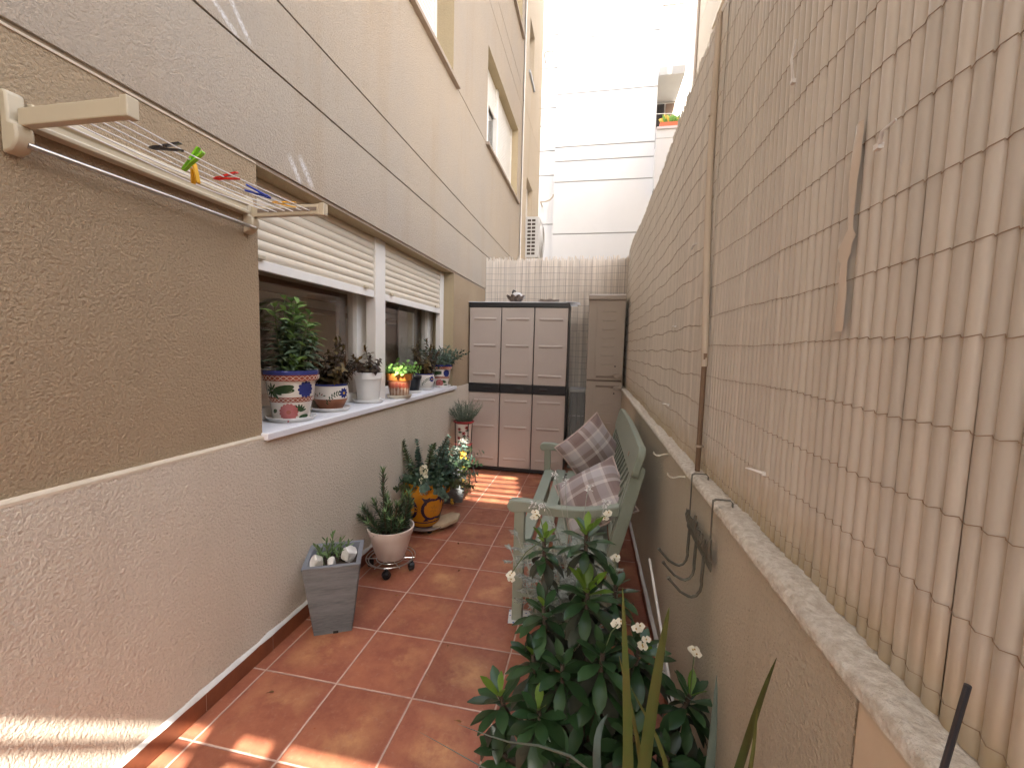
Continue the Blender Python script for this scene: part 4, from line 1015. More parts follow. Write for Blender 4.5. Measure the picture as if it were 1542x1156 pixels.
# ------------------------------------------------------------------ blush pot on wire caddy
bx, by = .118, .885
cad = thing('plant_caddy', 'round wire plant caddy on black casters under the blush pot', 'caddy', (bx, by, 0))
mb = MB()
for r_ in (.148, .132, .085):
    mb.tube([(bx + r_ * math.cos(2 * PI * k / 48), by + r_ * math.sin(2 * PI * k / 48), .066 + (.008 if r_ == .148 else 0)) for k in range(49)], .0032, 6, cap=False)
for k in range(3): a = k * PI / 3 + .3; mb.tube([(bx + .148 * math.cos(a), by + .148 * math.sin(a), .062), (bx - .148 * math.cos(a), by - .148 * math.sin(a), .062)], .0032, 6)
mb.build('wire_ring', m_steel, cad)
for a in (-1.30, .05, 2.0, 3.25):
    cx, cy = bx + .132 * math.cos(a), by + .132 * math.sin(a)
    mb = MB(); w = Vector((math.cos(a + .6), math.sin(a + .6), 0)); mb.tube([Vector((cx, cy, .025)) - w * .016, Vector((cx, cy, .025)) + w * .016], .025, 20); mb.tube([Vector((cx, cy, .03)) - w * .020, Vector((cx, cy, .03)) + w * .020], .012, 12); mb.tube([(cx, cy, .03), (cx, cy, .062)], .011, 10)
    mb.build('caster', m_black, cad, bevel=.004)
t = thing('potted_plant', 'blush pink pot of upright spiky dark succulents on a wire caddy', 'potted plant', (bx, by, .07))
prof = [(.074, 0), (.080, .003), (.100, .05), (.118, .115), (.126, .150), (.1268, .152), (.131, .154), (.141, .196), (.1405, .200)]
mb = MB(); mb.lathe(wall_of(prof), (bx, by, .071), 52); mb.build('pot', m_pinkp, t, sharp=40); soil(t, bx, by, .245, .122)
mb = MB()
st_ = [((-.055, .02), (-.05, .0, 1), .36), ((-.02, -.03), (.03, .1, 1), .17), ((.02, .05), (.1, .1, 1), .20), ((-.06, -.05), (-.75, -.25, .7), .20), ((-.08, 0), (-.9, .1, .8), .17), ((.03, -.05), (.2, -.3, 1), .12), ((.075, .0), (.22, .0, 1), .24),
       ((-.03, .06), (-.3, .4, 1), .18), ((.05, .04), (.4, .3, 1), .14), ((0, 0), (.0, .0, 1), .16), ((-.08, .05), (-.6, .3, 1), .16), ((.06, -.06), (.5, -.3, .9), .12), ((-.02, -.08), (-.3, -.6, .8), .14), ((.02, .0), (.15, -.1, 1), .18), ((-.04, .03), (-.25, .1, 1), .19), ((.06, .05), (.35, .1, 1), .17), ((-.07, -.03), (-.5, -.3, .9), .17), ((.04, .07), (.1, .4, 1), .16), ((.0, -.06), (.05, -.25, 1), .15)]
for (ox, oy), d, ln in st_:
    path = bend((bx + ox, by + oy, .245), d, ln, -.03 if abs(d[0]) > .5 else 0, 8, .008)
    mb.tube(path, .0045, 6, 1); stem_leaves(mb, path, int(ln * 330), .052, .0105, (.8, 1, .7, .06), 0, .55, -.15, .05, False, .35, .15, 2)
mb.build('foliage', [m_succ, m_stem, m_succ2], t, sharp=80)

# ------------------------------------------------------------------ orange ceramic pot
ox_, oy_ = .088, 1.50
mb = MB(); mb.lathe([(.135, .018), (.150, .022), (.168, .040), (.165, .043), (.145, .030), (.01, .030)], (ox_, oy_, 0), 48)
for k in range(5): a = 2 * PI * k / 5 + .4; mb.lathe([(.018, 0, 1), (.02, .002, 1), (.02, .018, 1)], (ox_ + .11 * math.cos(a), oy_ + .11 * math.sin(a), 0), 12)
tag(mb.build('plant_trolley', [mat('clear_brown_plastic', (.26, .20, .17), .25, coat=.3), m_black], sharp=40), 'low round plant trolley under the orange ceramic pot', 'trolley')
t = thing('potted_plant', 'orange ceramic pot with navy scrolls holding eucalyptus and cream flowers', 'potted plant', (ox_, oy_, .03))
prof = [(.102, 0, 1), (.106, .010, 0), (.112, .040, 1), (.1135, .048, 0), (.130, .120, 0), (.148, .215, 0), (.153, .262, 0), (.150, .272, 0), (.152, .285, 0), (.160, .305, 0), (.166, .335, 0), (.165, .342, 0)]
mb = MB(); Cc = (ox_, oy_, .032); mb.lathe(wall_of(prof), Cc, 64)
for s in (-1, 1): 
    a = face_cam(ox_, oy_) + s * 1.62; ex, ey = math.cos(a), math.sin(a); mb.tube([(ox_ + r_ * ex, oy_ + r_ * ey, .032 + z) for r_, z in ((.152, .285), (.172, .282), (.178, .262), (.174, .238), (.150, .228))], .011, 8)
mb.build('pot', [m_orange, m_navy], t, sharp=40)
mb = MB(); p2 = [(a, b) for a, b, _ in prof]; th = face_cam(ox_, oy_)
def scroll(u0, flip, k=1.0):
    # a bold C-shaped band with a curled tip, laid on as overlapping strokes
    for (r0, a0, a1, w) in ((.066, -1.9, 1.9, .012),):
        n = 22
        for q in range(n):
            a = lerp(a0, a1, q / (n - 1)); uu = u0 + flip * (r0 * math.cos(a) - .03); zz = .150 + r0 * 1.18 * math.sin(a)
            decal(mb, Cc, p2, th, ell(uu, zz, w * .95, w * (.75 + .4 * math.cos(a * .8)), a + PI / 2, 10), 0, .0008 + .00003 * q)
for k in range(-3, 4):
    u = .105 * k * 1.15 + .07; scroll(u - .055, 1 if k % 2 else -1)
for k in range(-4, 5):
    u = .12 * k + .005; decal(mb, Cc, p2, th, [(u - .034, .246), (u + .034, .246), (u + .010, .212), (u, .180), (u - .010, .212)], 0, .002); decal(mb, Cc, p2, th, [(u - .022, .056), (u + .022, .056), (u + .006, .075), (u, .095), (u - .006, .075)], 0, .002)
    v = .12 * k + .06
    for q in range(6): a = q * PI / 3 + .4; decal(mb, Cc, p2, th, ell(v + .016 * math.cos(a) + .004, .150 + .024 * math.sin(a), .013, .006, a), 1, .0030)
mb.build('painted_scrolls', [m_navy, mat('ochre_glaze', (.46, .20, .02), .25, coat=.3)], t, sharp=60)
soil(t, ox_, oy_, .032 + .30, .145)
mb = MB()
EU = [((-.06, -.03), (-.28, -.06, 1), .36), ((.04, .0), (.06, 0, 1), .40), ((.06, .05), (.32, .1, 1), .34), ((-.09, -.05), (-1.0, -.2, .75), .34), ((.0, .06), (-.1, .5, 1), .30), ((.10, 0), (.9, .2, .9), .28), ((.12, .02), (1.0, -.2, .45), .26), ((.09, -.06), (.7, -.7, .35), .24),
      ((-.03, .03), (-.1, .1, 1), .33), ((.03, -.08), (.3, -.8, .6), .2), ((.08, .08), (.5, .6, .9), .3), ((-.02, -.1), (-.5, -.8, .5), .18), ((.0, .0), (.2, .05, 1), .30), ((.10, .05), (1.0, .3, .6), .30), ((.02, .02), (.5, .2, 1), .33), ((-.05, .05), (-.5, .4, 1), .27)]
for (dx, dy), d, ln in EU:
    path = bend((ox_ + dx, oy_ + dy, .33), d, ln, .09 if d[2] < .8 else .01, 8, .012); mb.tube(path, .0028, 5, 1)
    stem_leaves(mb, path, int(ln * 95), .048, .042, ROUND, 0 if R.random() < .7 else 2, .35, .3, .1, True, .35, .45)
# a bushier dark filler
for k in range(40):
    a = k * 2.4; q = math.sqrt((k + .5) / 40); path = bend((ox_ + .10 * q * math.cos(a), oy_ + .10 * q * math.sin(a), .33), (q * 1.1 * math.cos(a) + .2, q * 1.1 * math.sin(a), .8), R.uniform(.10, .20), .05, 5, .02)
    stem_leaves(mb, path, 9, .045, .026, OVAL, 3, .4, .6, .15, True, .4, .2)
mb.build('foliage', [m_euc, m_stem, lm('olive_leaf', (.09, .13, .05), (.12, .16, .07), .6), m_greend], t, sharp=80)
def blossom_spike(mb, path, n, size, mi):
    P = [Vector(p) for p in path]
    for i in range(n):
        q = i / max(1, n - 1) * (len(P) - 1); k = min(int(q), len(P) - 2); p = P[k].lerp(P[k + 1], q - k); ax = (P[k + 1] - P[k]).normalized()
        o = rv(); o = (o - ax * o.dot(ax)).normalized(); ctr = p + o * size * .5
        for s in range(6):
            mb.leaf(ctr, o * .5 + rv(1.0), o, size * R.uniform(.45, .75), size * .5, (.5, 1, 1, .5), .9, .3, mi)
mb = MB(); c0 = Vector((ox_ + .055, oy_ - .155, .35)); blossom_spike(mb, [c0 + Vector((0, -.008, -.03)), c0 + Vector((-.005, 0, .06)), c0 + Vector((-.015, .02, .16))], 24, .034, 0); 
o = mb.build('cream_blossom', m_petal, t, sharp=80)
# flat stone slab leaning at the trolley
mb = MB(); P = [(-.16, -.045), (-.06, -.075), (.085, -.05), (.135, .015), (.07, .075), (-.05, .07), (-.14, .02)]
Ms = Matrix.Translation((.258, 1.53, .060)) @ Matrix.Rotation(.55, 4, 'Z') @ Matrix.Rotation(-.20, 4, 'Y') @ Matrix.Rotation(.12, 4, 'X')
vs = [Ms @ Vector((x * .78, y, z + R.uniform(-.004, .004))) for z in (-.014, .014) for x, y in P]; n = len(P)
mb.add(vs, [tuple(range(n))[::-1], tuple(range(n, 2 * n))] + [(i, (i + 1) % n, n + (i + 1) % n, n + i) for i in range(n)])
tag(mb.build('stone_slab', mat('sandstone', (.42, .32, .21), .9, (.33, .24, .15), 12, .7, bump=.006, bscale=30, bdet=5), smooth=False, bevel=.006), 'flat sandy stone slab leaning on the trolley of the orange pot', 'stone')

# ------------------------------------------------------------------ second grey planter, with ivy
DX, DY = .098, 2.09
pd = planter('grey slate planter with trailing yellow flowers behind the orange pot', DX, DY, .44)
PD = lambda x, y, z: wmat(pd) @ Vector((x, y, z))
mb = MB()
for k in range(20):
    a = k * 2.4; q = math.sqrt((k + .5) / 20); path = bend(PD(.07 * q * math.cos(a), .07 * q * math.sin(a), .32), (q * math.cos(a) * 1.2 + .2, q * math.sin(a) * 1.2 - .3, .9), R.uniform(.14, .30), .10, 7, .02); mb.tube(path, .0018, 4, 1)
    stem_leaves(mb, path, 9, .046, .032, OVAL, 0 if k % 4 else 2, .2, .6, .15, True, .4, .2)
for k in range(5):
    path = bend(PD(.02 + .02 * k, -.125, .35), (.35 + .1 * k, -.8, .25), R.uniform(.2, .32), .34, 9, .01); mb.tube(path, .0018, 4, 1); stem_leaves(mb, path, 12, .036, .018, OVAL, 3 if k % 2 else 0, .2, .5, .2, True, .4, .2)
mb.build('foliage', [m_greend, m_stem, m_euc, m_sageyoung], pd, sharp=80)
mb = MB(); c0 = PD(.085, -.120, .42); blossom_spike(mb, [c0 + Vector((.02, -.02, -.08)), c0, c0 + Vector((-.03, .02, .05))], 22, .036, 0); blossom_spike(mb, [PD(.08, -.14, .22), PD(.08, -.15, .17)], 4, .022, 0); blossom_spike(mb, [PD(-.02, -.17, .06), PD(-.02, -.17, .03)], 4, .026, 0)
mb.build('yellow_blossom', m_petaly, pd, sharp=80)
mb = MB()
for k in range(5):
    path = bend(PD(.02, .05, .36), (.25 + .12 * k, -.1 + .1 * k, 1), R.uniform(.16, .24), .05, 6, .02); stem_leaves(mb, path, 10, .042, .022, OVAL, 0, .3, .5, .3, True, .4, .2)
o = mb.build('silver_foliage', m_silver, pd, sharp=80); 

# ------------------------------------------------------------------ lavender in an iron stand
lx, ly = .072, 2.50
m_redp = mat('red_metal', (.30, .02, .025), .35)
stnd = thing('plant_stand', 'thin black and red iron plant stand by the cabinet', 'plant stand', (lx, ly, 0))
for k in range(4):
    a = PI / 4 + k * PI / 2; mb = MB(); mb.tube([(lx + .095 * math.cos(a), ly + .095 * math.sin(a), .655), (lx + .088 * math.cos(a), ly + .088 * math.sin(a), .42), (lx + .10 * math.cos(a), ly + .10 * math.sin(a), .25), (lx + .15 * math.cos(a), ly + .15 * math.sin(a), .02), (lx + .165 * math.cos(a), ly + .165 * math.sin(a), .004)], .0048, 8); mb.build('leg', m_black, stnd)
mb = MB()
for z, r_, w in ((.652, .097, .008), (.43, .088, .0035), (.26, .1, .0035)): mb.tube([(lx + r_ * math.cos(2 * PI * k / 40), ly + r_ * math.sin(2 * PI * k / 40), z) for k in range(41)], w, 8, cap=False)
mb.tube([(lx - .088, ly, .43), (lx + .088, ly, .43)], .003, 6); mb.tube([(lx, ly - .088, .43), (lx, ly + .088, .43)], .003, 6)
mb.build('ring', m_redp, stnd)
t = thing('potted_plant', 'lavender bush in a white pot with red flowers held by the iron stand', 'potted plant', (lx, ly, .435))
prof = [(.062, 0, 0), (.066, .004, 0), (.082, .19, 0), (.085, .20, 1), (.087, .212, 1)]
mb = MB(); mb.lathe(wall_of(prof), (lx, ly, .434), 40); mb.build('pot', [m_cer, m_redp], t, sharp=40)
mb = MB(); p2 = [(a, b) for a, b, _ in prof]; th = face_cam(lx, ly)
for u, z in ((-.045, .15), (.03, .165), (-.05, .06), (.045, .07), (0, .11)): flower(mb, (lx, ly, .434), p2, th, u, z, .020, 6, 0, 1); sprig(mb, (lx, ly, .434), p2, th, u + .006, z - .018, 4, .026, -2.4, -.5, 1)
mb.build('painted_flowers', [m_redp, m_greeng], t, sharp=60); soil(t, lx, ly, .63, .076)
mb = MB()
for k in range(95):
    a = k * 2.4; q = math.sqrt((k + .5) / 95); path = bend((lx + .05 * q * math.cos(a), ly + .05 * q * math.sin(a), .63), (q * .85 * math.cos(a), q * .85 * math.sin(a), 1), R.uniform(.13, .25), .02, 5, .015)
    mb.tube(path, .0013, 4); stem_leaves(mb, path, 12, .030, .0042, (.7, 1, .6), 0, .7, .1, .15, True, .4, .2)
mb.build('foliage', m_lav, t, sharp=80)

# ------------------------------------------------------------------ clothes rack
rk = thing('clothes_rack', 'cream wall mounted folding clothes rack with white cords', 'clothes rack', (-.085, -.3, 1.9))
YN, YFa = -.640, .047
mb = MB(); mb.prism([(-.084, 1.880), (-.084, 1.938), (-.058, 1.938), (-.050, 1.930), (-.049, 1.915), (-.058, 1.910), (-.058, 1.896), (-.046, 1.890), (-.048, 1.880)], 'y', YN + .02, YFa - .02); mb.build('housing', m_beige_pl, rk, bevel=.002)
for yy, w in ((YN - .005, .036), (YFa, .036)):
    mb = MB(); mb.prism([(-.084, 1.952), (-.070, 1.952), (-.062, 1.945), (-.060, 1.88), (-.040, 1.872), (-.036, 1.850), (-.040, 1.832), (-.056, 1.815), (-.084, 1.808)], 'y', yy - w / 2, yy + w / 2); mb.build('bracket', m_beige_pl, rk, bevel=.005)
for yy, s in ((YN, 1), (YFa, 1)):
    mb = MB(); z0, z1 = (1.872, 1.912)
    mb.b2((-.05, yy - .011, z0), (.250, yy + .011, z1)); 
    a = mb.build('arm', m_beige_pl, rk, smooth=False, bevel=.003)
    mb = MB(); mb.b2((.2505, yy - .0135, z0 - .003), (.272, yy + .0135, z1 + .003)); mb.build('end_cap', m_beige_pl, a, smooth=False, bevel=.003)
    if yy == YFa:
        mb = MB(); mb.b2((-.02, yy - .0125, 1.886), (.24, yy - .0108, 1.899)); mb.build('slot', m_tanp2, a, smooth=False)
cords = []
for k in range(6):
    x = .030 + .036 * k; mb = MB()
    mb.tube([(x, lerp(YN + .011, YFa - .011, q / 8), 1.888 - .010 * math.sin(PI * q / 8) + .0015 * math.sin(k * 3 + q)) for q in range(9)], .0019, 6); mb.build('cord', m_cord, rk)
mb = MB(); mb.tube([(-.043, YN, 1.832), (-.043, YFa, 1.832)], .0065, 12); mb.build('metal_rod', m_steel, rk)

def peg(label, p, d, col, name):
    m = mat('peg_' + name, col, .3, coat=.2)
    t = thing('clothes_peg', label, 'clothes peg', p, 0, 'clothes pegs on the rack'); p = Vector(p); d = Vector(d).normalized(); s = d.cross(Vector((0, 1, .2))).normalized(); w = d.cross(s)
    for sg in (-1, 1):
        mb = MB(); pr = [(-.026, .0015), (-.018, .0035), (-.008, .0035), (.0, .005), (.014, .0068), (.030, .0085), (.032, .0055), (.014, .0028), (.0, .001), (-.012, .0008), (-.026, .0005)]
        vs = [p + d * a * 1.35 + s * (sg * b * 1.3) + w * o for o in (-.0062, .0062) for a, b in pr]; n = len(pr)
        mb.add(vs, [tuple(range(n)), tuple(range(n, 2 * n))[::-1]] + [(i, n + i, n + (i + 1) % n, (i + 1) % n) for i in range(n)]); mb.build('jaw', m, t)
    mb = MB(); mb.tube([p + w * (-.006 + .0015 * k) + (d * math.cos(k * 1.6) + s * math.sin(k * 1.6)) * .0045 for k in range(9)], .0009, 5); mb.build('spring', m_steel, t)
def cz(x, y): return 1.888 - .010 * math.sin(PI * (y - YN) / (YFa - YN))
for lb, x, y, d, col, nm in (('black peg clipped at the near end of the rack cords', .174, -.49, (.85, .25, .10), (.03, .025, .025), 'black'),
                             ('lime green peg clipped upright on the rack cord', .174, -.415, (.55, .1, .60), (.22, .55, .02), 'green'),
                             ('red peg clipped in the middle of the rack cords', .174, -.305, (.95, .1, .12), (.62, .015, .01), 'red'),
                             ('blue peg clipped along the rack cord beside the window', .174, -.17, (-.35, -.55, .12), (.02, .05, .34), 'blue'),
                             ('yellow peg clipped at the far end of the rack cords', .174, -.06, (.75, .35, -.02), (.70, .36, .01), 'yellow'),
                             ('yellow peg hanging down below the green peg', .138, -.375, (.05, .05, -1), (.70, .36, .01), 'yellow')):
    peg(lb, (x, y, cz(x, y)), d, col, nm)

# ------------------------------------------------------------------ hooks on the garden wall
hk = thing('hook_rack', 'dark metal over-wall rack with three hooks on the right wall', 'hook rack', (1.64, -.17, .98))
def strap(y, zb):
    mb = MB(); w = .010
    P = [(1.636, zb), (1.636, .986), (1.643, .990), (1.678, .990), (1.683, .984), (1.683, .968)]
    vs = [];
    for (x, z) in P: vs += [(x, y - w / 2, z), (x, y + w / 2, z)]
    mb.add(vs, [(2 * i, 2 * i + 1, 2 * i + 3, 2 * i + 2) for i in range(len(P) - 1)]); o = mb.build('strap', m_iron, hk, smooth=False)
    so = o.modifiers.new('thick', 'SOLIDIFY'); so.thickness = .0022; so.offset = 1
    return o
strap(-.02, .825); strap(-.262, .80)
mb = MB(); mb.box((1.634, -.145, .815), (.004, .285, .026), 0, Matrix.Rotation(.02, 3, 'X'))
mb.build('bar', m_iron, hk, smooth=False, bevel=.001)
mb = MB()   # cast vine ornament along the bar
for k in range(17):
    y = -.01 - .0165 * k; h = .018 + .020 * abs(math.sin(k * 1.3)) + (.022 if k in (0, 6, 7, 16) else 0)
    mb.tube([(1.633, y, .826), (1.629, y + .004 * math.sin(k), .826 + h * .6), (1.631, y - .003, .826 + h)], [.0055, .0065, .004], 6)
    mb.leaf((1.631, y, .83 + h * .5), (-.25, math.sin(k * 2), .8), (-1, 0, 0), .022, .015, OVAL, .3, .3)
mb.build('ornament', m_iron, hk)
for y in (-.055, -.145, -.235):
    mb = MB(); P = [(1.632, .812), (1.630, .74)] + [(1.604 + .027 * math.cos(a), .728 + .040 * math.sin(a)) for a in (-.05, -.5, -1.0, -1.5, -1.9)] + [(1.575, .700), (1.548, .728), (1.540, .738)]
    mb.tube([(x, y + .012, z) for x, z in P], [.0048, .0045] + [.0042] * 5 + [.0040, .0036, .0055], 8); mb.build('hook', m_iron, hk)
for y, z, lb in ((.49, .928, 'small white cup hook on the right wall, farther from the camera'), (.13, .935, 'larger white cup hook on the right wall, just beyond the dark rack')):
    mb = MB(); mb.tube([(1.652, y, z), (1.628, y, z), (1.615, y, z - .006), (1.600, y + .002, z - .008), (1.588, y + .003, z), (1.588, y + .004, z + .010)], .0026, 8); mb.tube([(1.650, y, z), (1.645, y, z)], .006, 10)
    tag(mb.build('cup_hook', mat('cream_hook', (.66, .60, .48), .4)), lb, 'hook', 'cup hooks on the right wall')
mb = MB(); mb.tube([(1.585, .425, .470), (1.600, .15, .33), (1.612, -.12, .20), (1.622, -.34, .10)], .0055, 8); tag(mb.build('white_rod', m_white), 'slim white rod leaning along the foot of the right wall behind the plant', 'rod')

# ------------------------------------------------------------------ foreground euphorbia
ex, ey = 1.315, -.34
t = thing('potted_plant', 'big dark green leafy shrub with white flowers in a pot in the foreground', 'potted plant', (ex, ey, 0))
m_pp = mat('brown_pot', (.10, .06, .045), .6, (.07, .045, .035), 9, .6)
prof = [(.125, 0), (.13, .004), (.165, .21), (.166, .212), (.178, .214), (.184, .25), (.182, .254)]
mb = MB(); mb.lathe(wall_of(prof), (ex, ey, .002), 44); mb.build('pot', m_pp, t, sharp=40); soil(t, ex, ey, .222, .16)
mb = MB(); ms_ = MB(); mf = MB()
def rosette(tip, ax, n, ln, wd, fresh, droop=0.0, old=0):
    ax = Vector(ax).normalized(); s0 = ax.cross(Vector((.3, .9, .1))).normalized(); s1 = ax.cross(s0)
    for i in range(n):
        t_ = i / n; a = i * 2.399; e = lerp(-.25 - droop, 1.15, t_ ** 1.1); d = (s0 * math.cos(a) + s1 * math.sin(a)) * math.cos(e) + ax * math.sin(e)
        p = tip - ax * (.075 * (1 - t_)); z = lerp(1.0, .55, t_ ** 2) * R.uniform(.85, 1.12)
        mi = 1 if t_ > 1 - fresh else (2 if t_ < old else 0)
        mb.leaf(p, d, ax, ln * z, wd * z, SPOON, lerp(.9, .1, t_), .22, mi)
STEMS = [((1.305, -.19, .835), .10, .036, .25), ((1.175, -.18, .795), .085, .032, .25), ((1.315, -.27, .70), .115, .042, .30), ((1.085, -.36, .405), .12, .040, .15), ((1.60, -.30, .455), .11, .038, .12), ((1.255, -.36, .53), .10, .038, 0), ((1.62, -.38, .30), .10, .040, .05),
         ((1.40, -.16, .66), .10, .036, .05), ((1.19, -.27, .63), .105, .038, .06), ((1.46, -.30, .57), .11, .040, .05), ((1.20, -.42, .44), .105, .042, .12), ((1.36, -.36, .58), .12, .044, 0), ((1.10, -.42, .30), .10, .036, .0), ((1.44, -.44, .44), .11, .042, .0),
         ((1.28, -.46, .36), .11, .042, 0), ((1.53, -.42, .38), .10, .038, 0), ((1.17, -.33, .52), .10, .036, .1), ((1.36, -.24, .50), .11, .04, 0), ((1.50, -.22, .50), .10, .036, .08)]
for k, (tip, ln, wd, fr) in enumerate(STEMS):
    tip = Vector(tip); root = Vector((ex + lerp(0, tip.x - ex, .35), ey + lerp(0, tip.y - ey, .3), .225)); mid = root.lerp(tip, .5) + Vector(((tip.x - ex) * .18, (tip.y - ey) * .15, -.02))
    path = []
    for q in range(9): s = q / 8; path.append(root * (1 - s) ** 2 + mid * 2 * s * (1 - s) + tip * s * s)
    ms_.tube(path, [lerp(.009, .006, q / 8) for q in range(9)], 7)
    for q in range(40):   # thorns
        s = R.uniform(.1, .85) * 8; i = min(int(s), 7); p = path[i].lerp(path[i + 1], s - i); ms_.tube([p, p + rv(.014)], [.0011, .0003], 3)
    ax = (path[-1] - path[-2]).normalized() * .7 + Vector((0, 0, .6))
    rosette(tip, ax, 24 if fr > .1 else 20, ln, wd, fr, .25, .25)
    if tip.z > .42:    # older drooping leaves down the stem
        for q in range(16):
            s = R.uniform(.45, .93) * 8; i = min(int(s), 7); p = path[i].lerp(path[i + 1], s - i); d = Vector((R.uniform(-1, 1), R.uniform(-1, .7), R.uniform(-.7, .35)))
            mb.leaf(p, d, (0, 0, 1), ln * R.uniform(.7, 1.0), wd * R.uniform(.8, 1.05), SPOON, R.uniform(.5, 1.2), .2, 2 if R.random() < .4 else 0)
FL = [((1.072, -.20, .665), (1.175, -.18, .79)), ((1.365, -.13, .865), (1.305, -.19, .83)), ((1.150, -.17, .862), (1.175, -.18, .80)), ((1.462, -.34, .610), (1.46, -.30, .55)), ((1.40, -.34, .655), (1.36, -.36, .57)), ((1.612, -.27, .56), (1.60, -.30, .45)), ((1.40, -.06, .70), (1.40, -.16, .65)), ((1.455, -.33, .637), (1.46, -.30, .56))]
for c, root in FL:
    c = Vector(c); root = Vector(root); ms_.tube([root, root.lerp(c, .5) + Vector((0, 0, .02)), c], .0016, 5, 1)
    mf = MB()
    for q in range(3):
        cc = c + rv(.011); up = Vector((R.uniform(-.4, .4), -.6, .8)).normalized(); side = up.cross(Vector((0, 0, 1))).normalized()
        for s in (-1, 1): mf.leaf(cc, side * s + up * .15, up, .014, .017, (.5, 1, 1, .6, .1), .1, .1, 0)
        mf.box(cc + up * .002, (.0035, .0035, .003), 1)
    mf.build('flower', [mat('white_bract', (.80, .76, .62), .6, transl=.25, rnd=.1), mat('ochre_centre', (.45, .28, .06), .6)], t, sharp=80)
ms_.build('stem', [mat('thorny_stem', (.085, .06, .045), .9, (.06, .045, .035), 60, .7), m_gstem], t); mb.build('foliage', [m_euph, m_euphy, m_euphold], t, sharp=80)

# silvery plant between the shrub and the bench
gx, gy = 1.27, .10
t = thing('potted_plant', 'pale silvery lace leaved plant standing between the bench and the dark shrub', 'potted plant', (gx, gy, 0))
prof = [(.10, 0), (.105, .003), (.14, .22), (.15, .222), (.152, .25)]
mb = MB(); mb.lathe(wall_of(prof), (gx, gy, .002), 40); mb.build('pot', m_terra, t, sharp=40); soil(t, gx, gy, .22, .13)
mb = MB(); ms_ = MB()
for k in range(34):
    a = k * 2.4; q = math.sqrt((k + .5) / 34); path = bend((gx - .03 + .05 * q * math.cos(a), gy + .05 * q * math.sin(a), .22), (q * .34 * math.cos(a) - .05, q * .34 * math.sin(a), 1), R.uniform(.28, .46), .015, 8, .012); ms_.tube(path, .0022, 5)
    for i in range(15):
        s = lerp(2, 7, i / 14); j = min(int(s), 6); p = path[j].lerp(path[j + 1], s - j); d = Vector((math.cos(i * 2.4), math.sin(i * 2.4), .55)); ln = R.uniform(.035, .06)
        end = mb.leaf(p, d, (0, 0, 1), ln, .006, (.6, 1, 1, .7), .5, .2)
        for s2 in (.4, .6, .8, 1.0):
            for sg in (-1, 1):
                b_ = p.lerp(end, s2); sd = d.cross(Vector((0, 0, 1))).normalized() * sg; mb.leaf(b_, sd + d.normalized() * .8, (0, 0, 1), ln * .36, .006, (.6, 1, .8), .3, .2)
WS = [((1.13, .14, .80), (1.08, .20, .74)), ((1.18, .2, .86), (1.16, .36, .83)), ((1.22, .14, .83), (1.205, .42, .80)), ((1.3, .2, .80), (1.31, .36, .79)), ((1.16, .16, .75), (1.11, .3, .71)), ((1.36, .1, .78), (1.38, .2, .79))]
for mid, end in WS:    # long arching white flower sprays
    path = [Vector((gx, gy, .45)), Vector(mid).lerp(Vector((gx, gy, .5)), .45), Vector(mid), Vector(mid).lerp(Vector(end), .6) + Vector((0, 0, .012)), Vector(end)]; ms_.tube(path, .0016, 5)
    for q in range(26):
        s = R.uniform(0, 1); p = path[3].lerp(path[4], s) + rv(.012); mb.leaf(p, rv(), (0, 0, 1), .011, .006, (.6, 1, .6), .2, .2, 1)
ms_.build('stem', mat('silver_stem', (.34, .35, .30), .9), t); mb.build('foliage', [m_silver, mat('white_floret', (.74, .73, .70), .7, rnd=.12, transl=.2)], t, sharp=80)

# ------------------------------------------------------------------ spiky plant nearest the camera
yx, yy_ = 1.40, -.80
t = thing('potted_plant', 'spiky plant with long sword shaped leaves at the bottom edge', 'potted plant', (yx, yy_, 0))
prof = [(.11, 0), (.115, .004), (.145, .22), (.155, .222), (.16, .26)]
mb = MB(); mb.lathe(wall_of(prof), (yx, yy_, .002), 40); mb.build('pot', m_pp, t, sharp=40); soil(t, yx, yy_, .23, .14)
mb = MB()
def blade(pts, wd, mi, up):
    P = [Vector(p) for p in pts]; n = 14; vs = []
    def bz(s):
        q = s * (len(P) - 1); k = min(int(q), len(P) - 2); u = q - k
        p0, p1, p2, p3 = P[max(k - 1, 0)], P[k], P[k + 1], P[min(k + 2, len(P) - 1)]
        return .5 * ((2 * p1) + (p2 - p0) * u + (2 * p0 - 5 * p1 + 4 * p2 - p3) * u * u + (3 * p1 - p0 - 3 * p2 + p3) * u ** 3)
    for i in range(n + 1):
        s = i / n; p = bz(s); d = (bz(min(1, s + .02)) - bz(max(0, s - .02))).normalized(); sd = d.cross(Vector(up)).normalized(); nr = sd.cross(d)
        w = wd * .42 * (min(1, .55 + s * 1.5)) * (1 - s ** 3.2) + .0006
        vs += [p - sd * w + nr * w * .35, p, p + sd * w + nr * w * .35]
    mb.add(vs, [f for i in range(n) for f in ((3 * i, 3 * i + 1, 3 * i + 4, 3 * i + 3), (3 * i + 1, 3 * i + 2, 3 * i + 5, 3 * i + 4))], mi)
b0 = (yx, yy_, .24)
blade([b0, (1.392, -.77, .5), (1.389, -.75, .70), (1.367, -.745, .985)], .026, 0, (.1, 1, 0))
blade([b0, (1.405, -.78, .48), (1.418, -.755, .68), (1.432, -.75, .86), (1.442, -.75, .965)], .030, 0, (-.3, 1, .1))
blade([b0, (1.48, -.79, .48), (1.516, -.76, .66), (1.521, -.75, .86)], .024, 1, (.2, 1, 0))
blade([b0, (1.50, -.80, .50), (1.555, -.77, .70), (1.585, -.755, .82), (1.606, -.75, .905)], .026, 0, (-.4, 1, .2))
blade([b0, (1.5, -.82, .46), (1.562, -.79, .71), (1.572, -.78, .84)], .012, 0, (-.2, 1, .2))
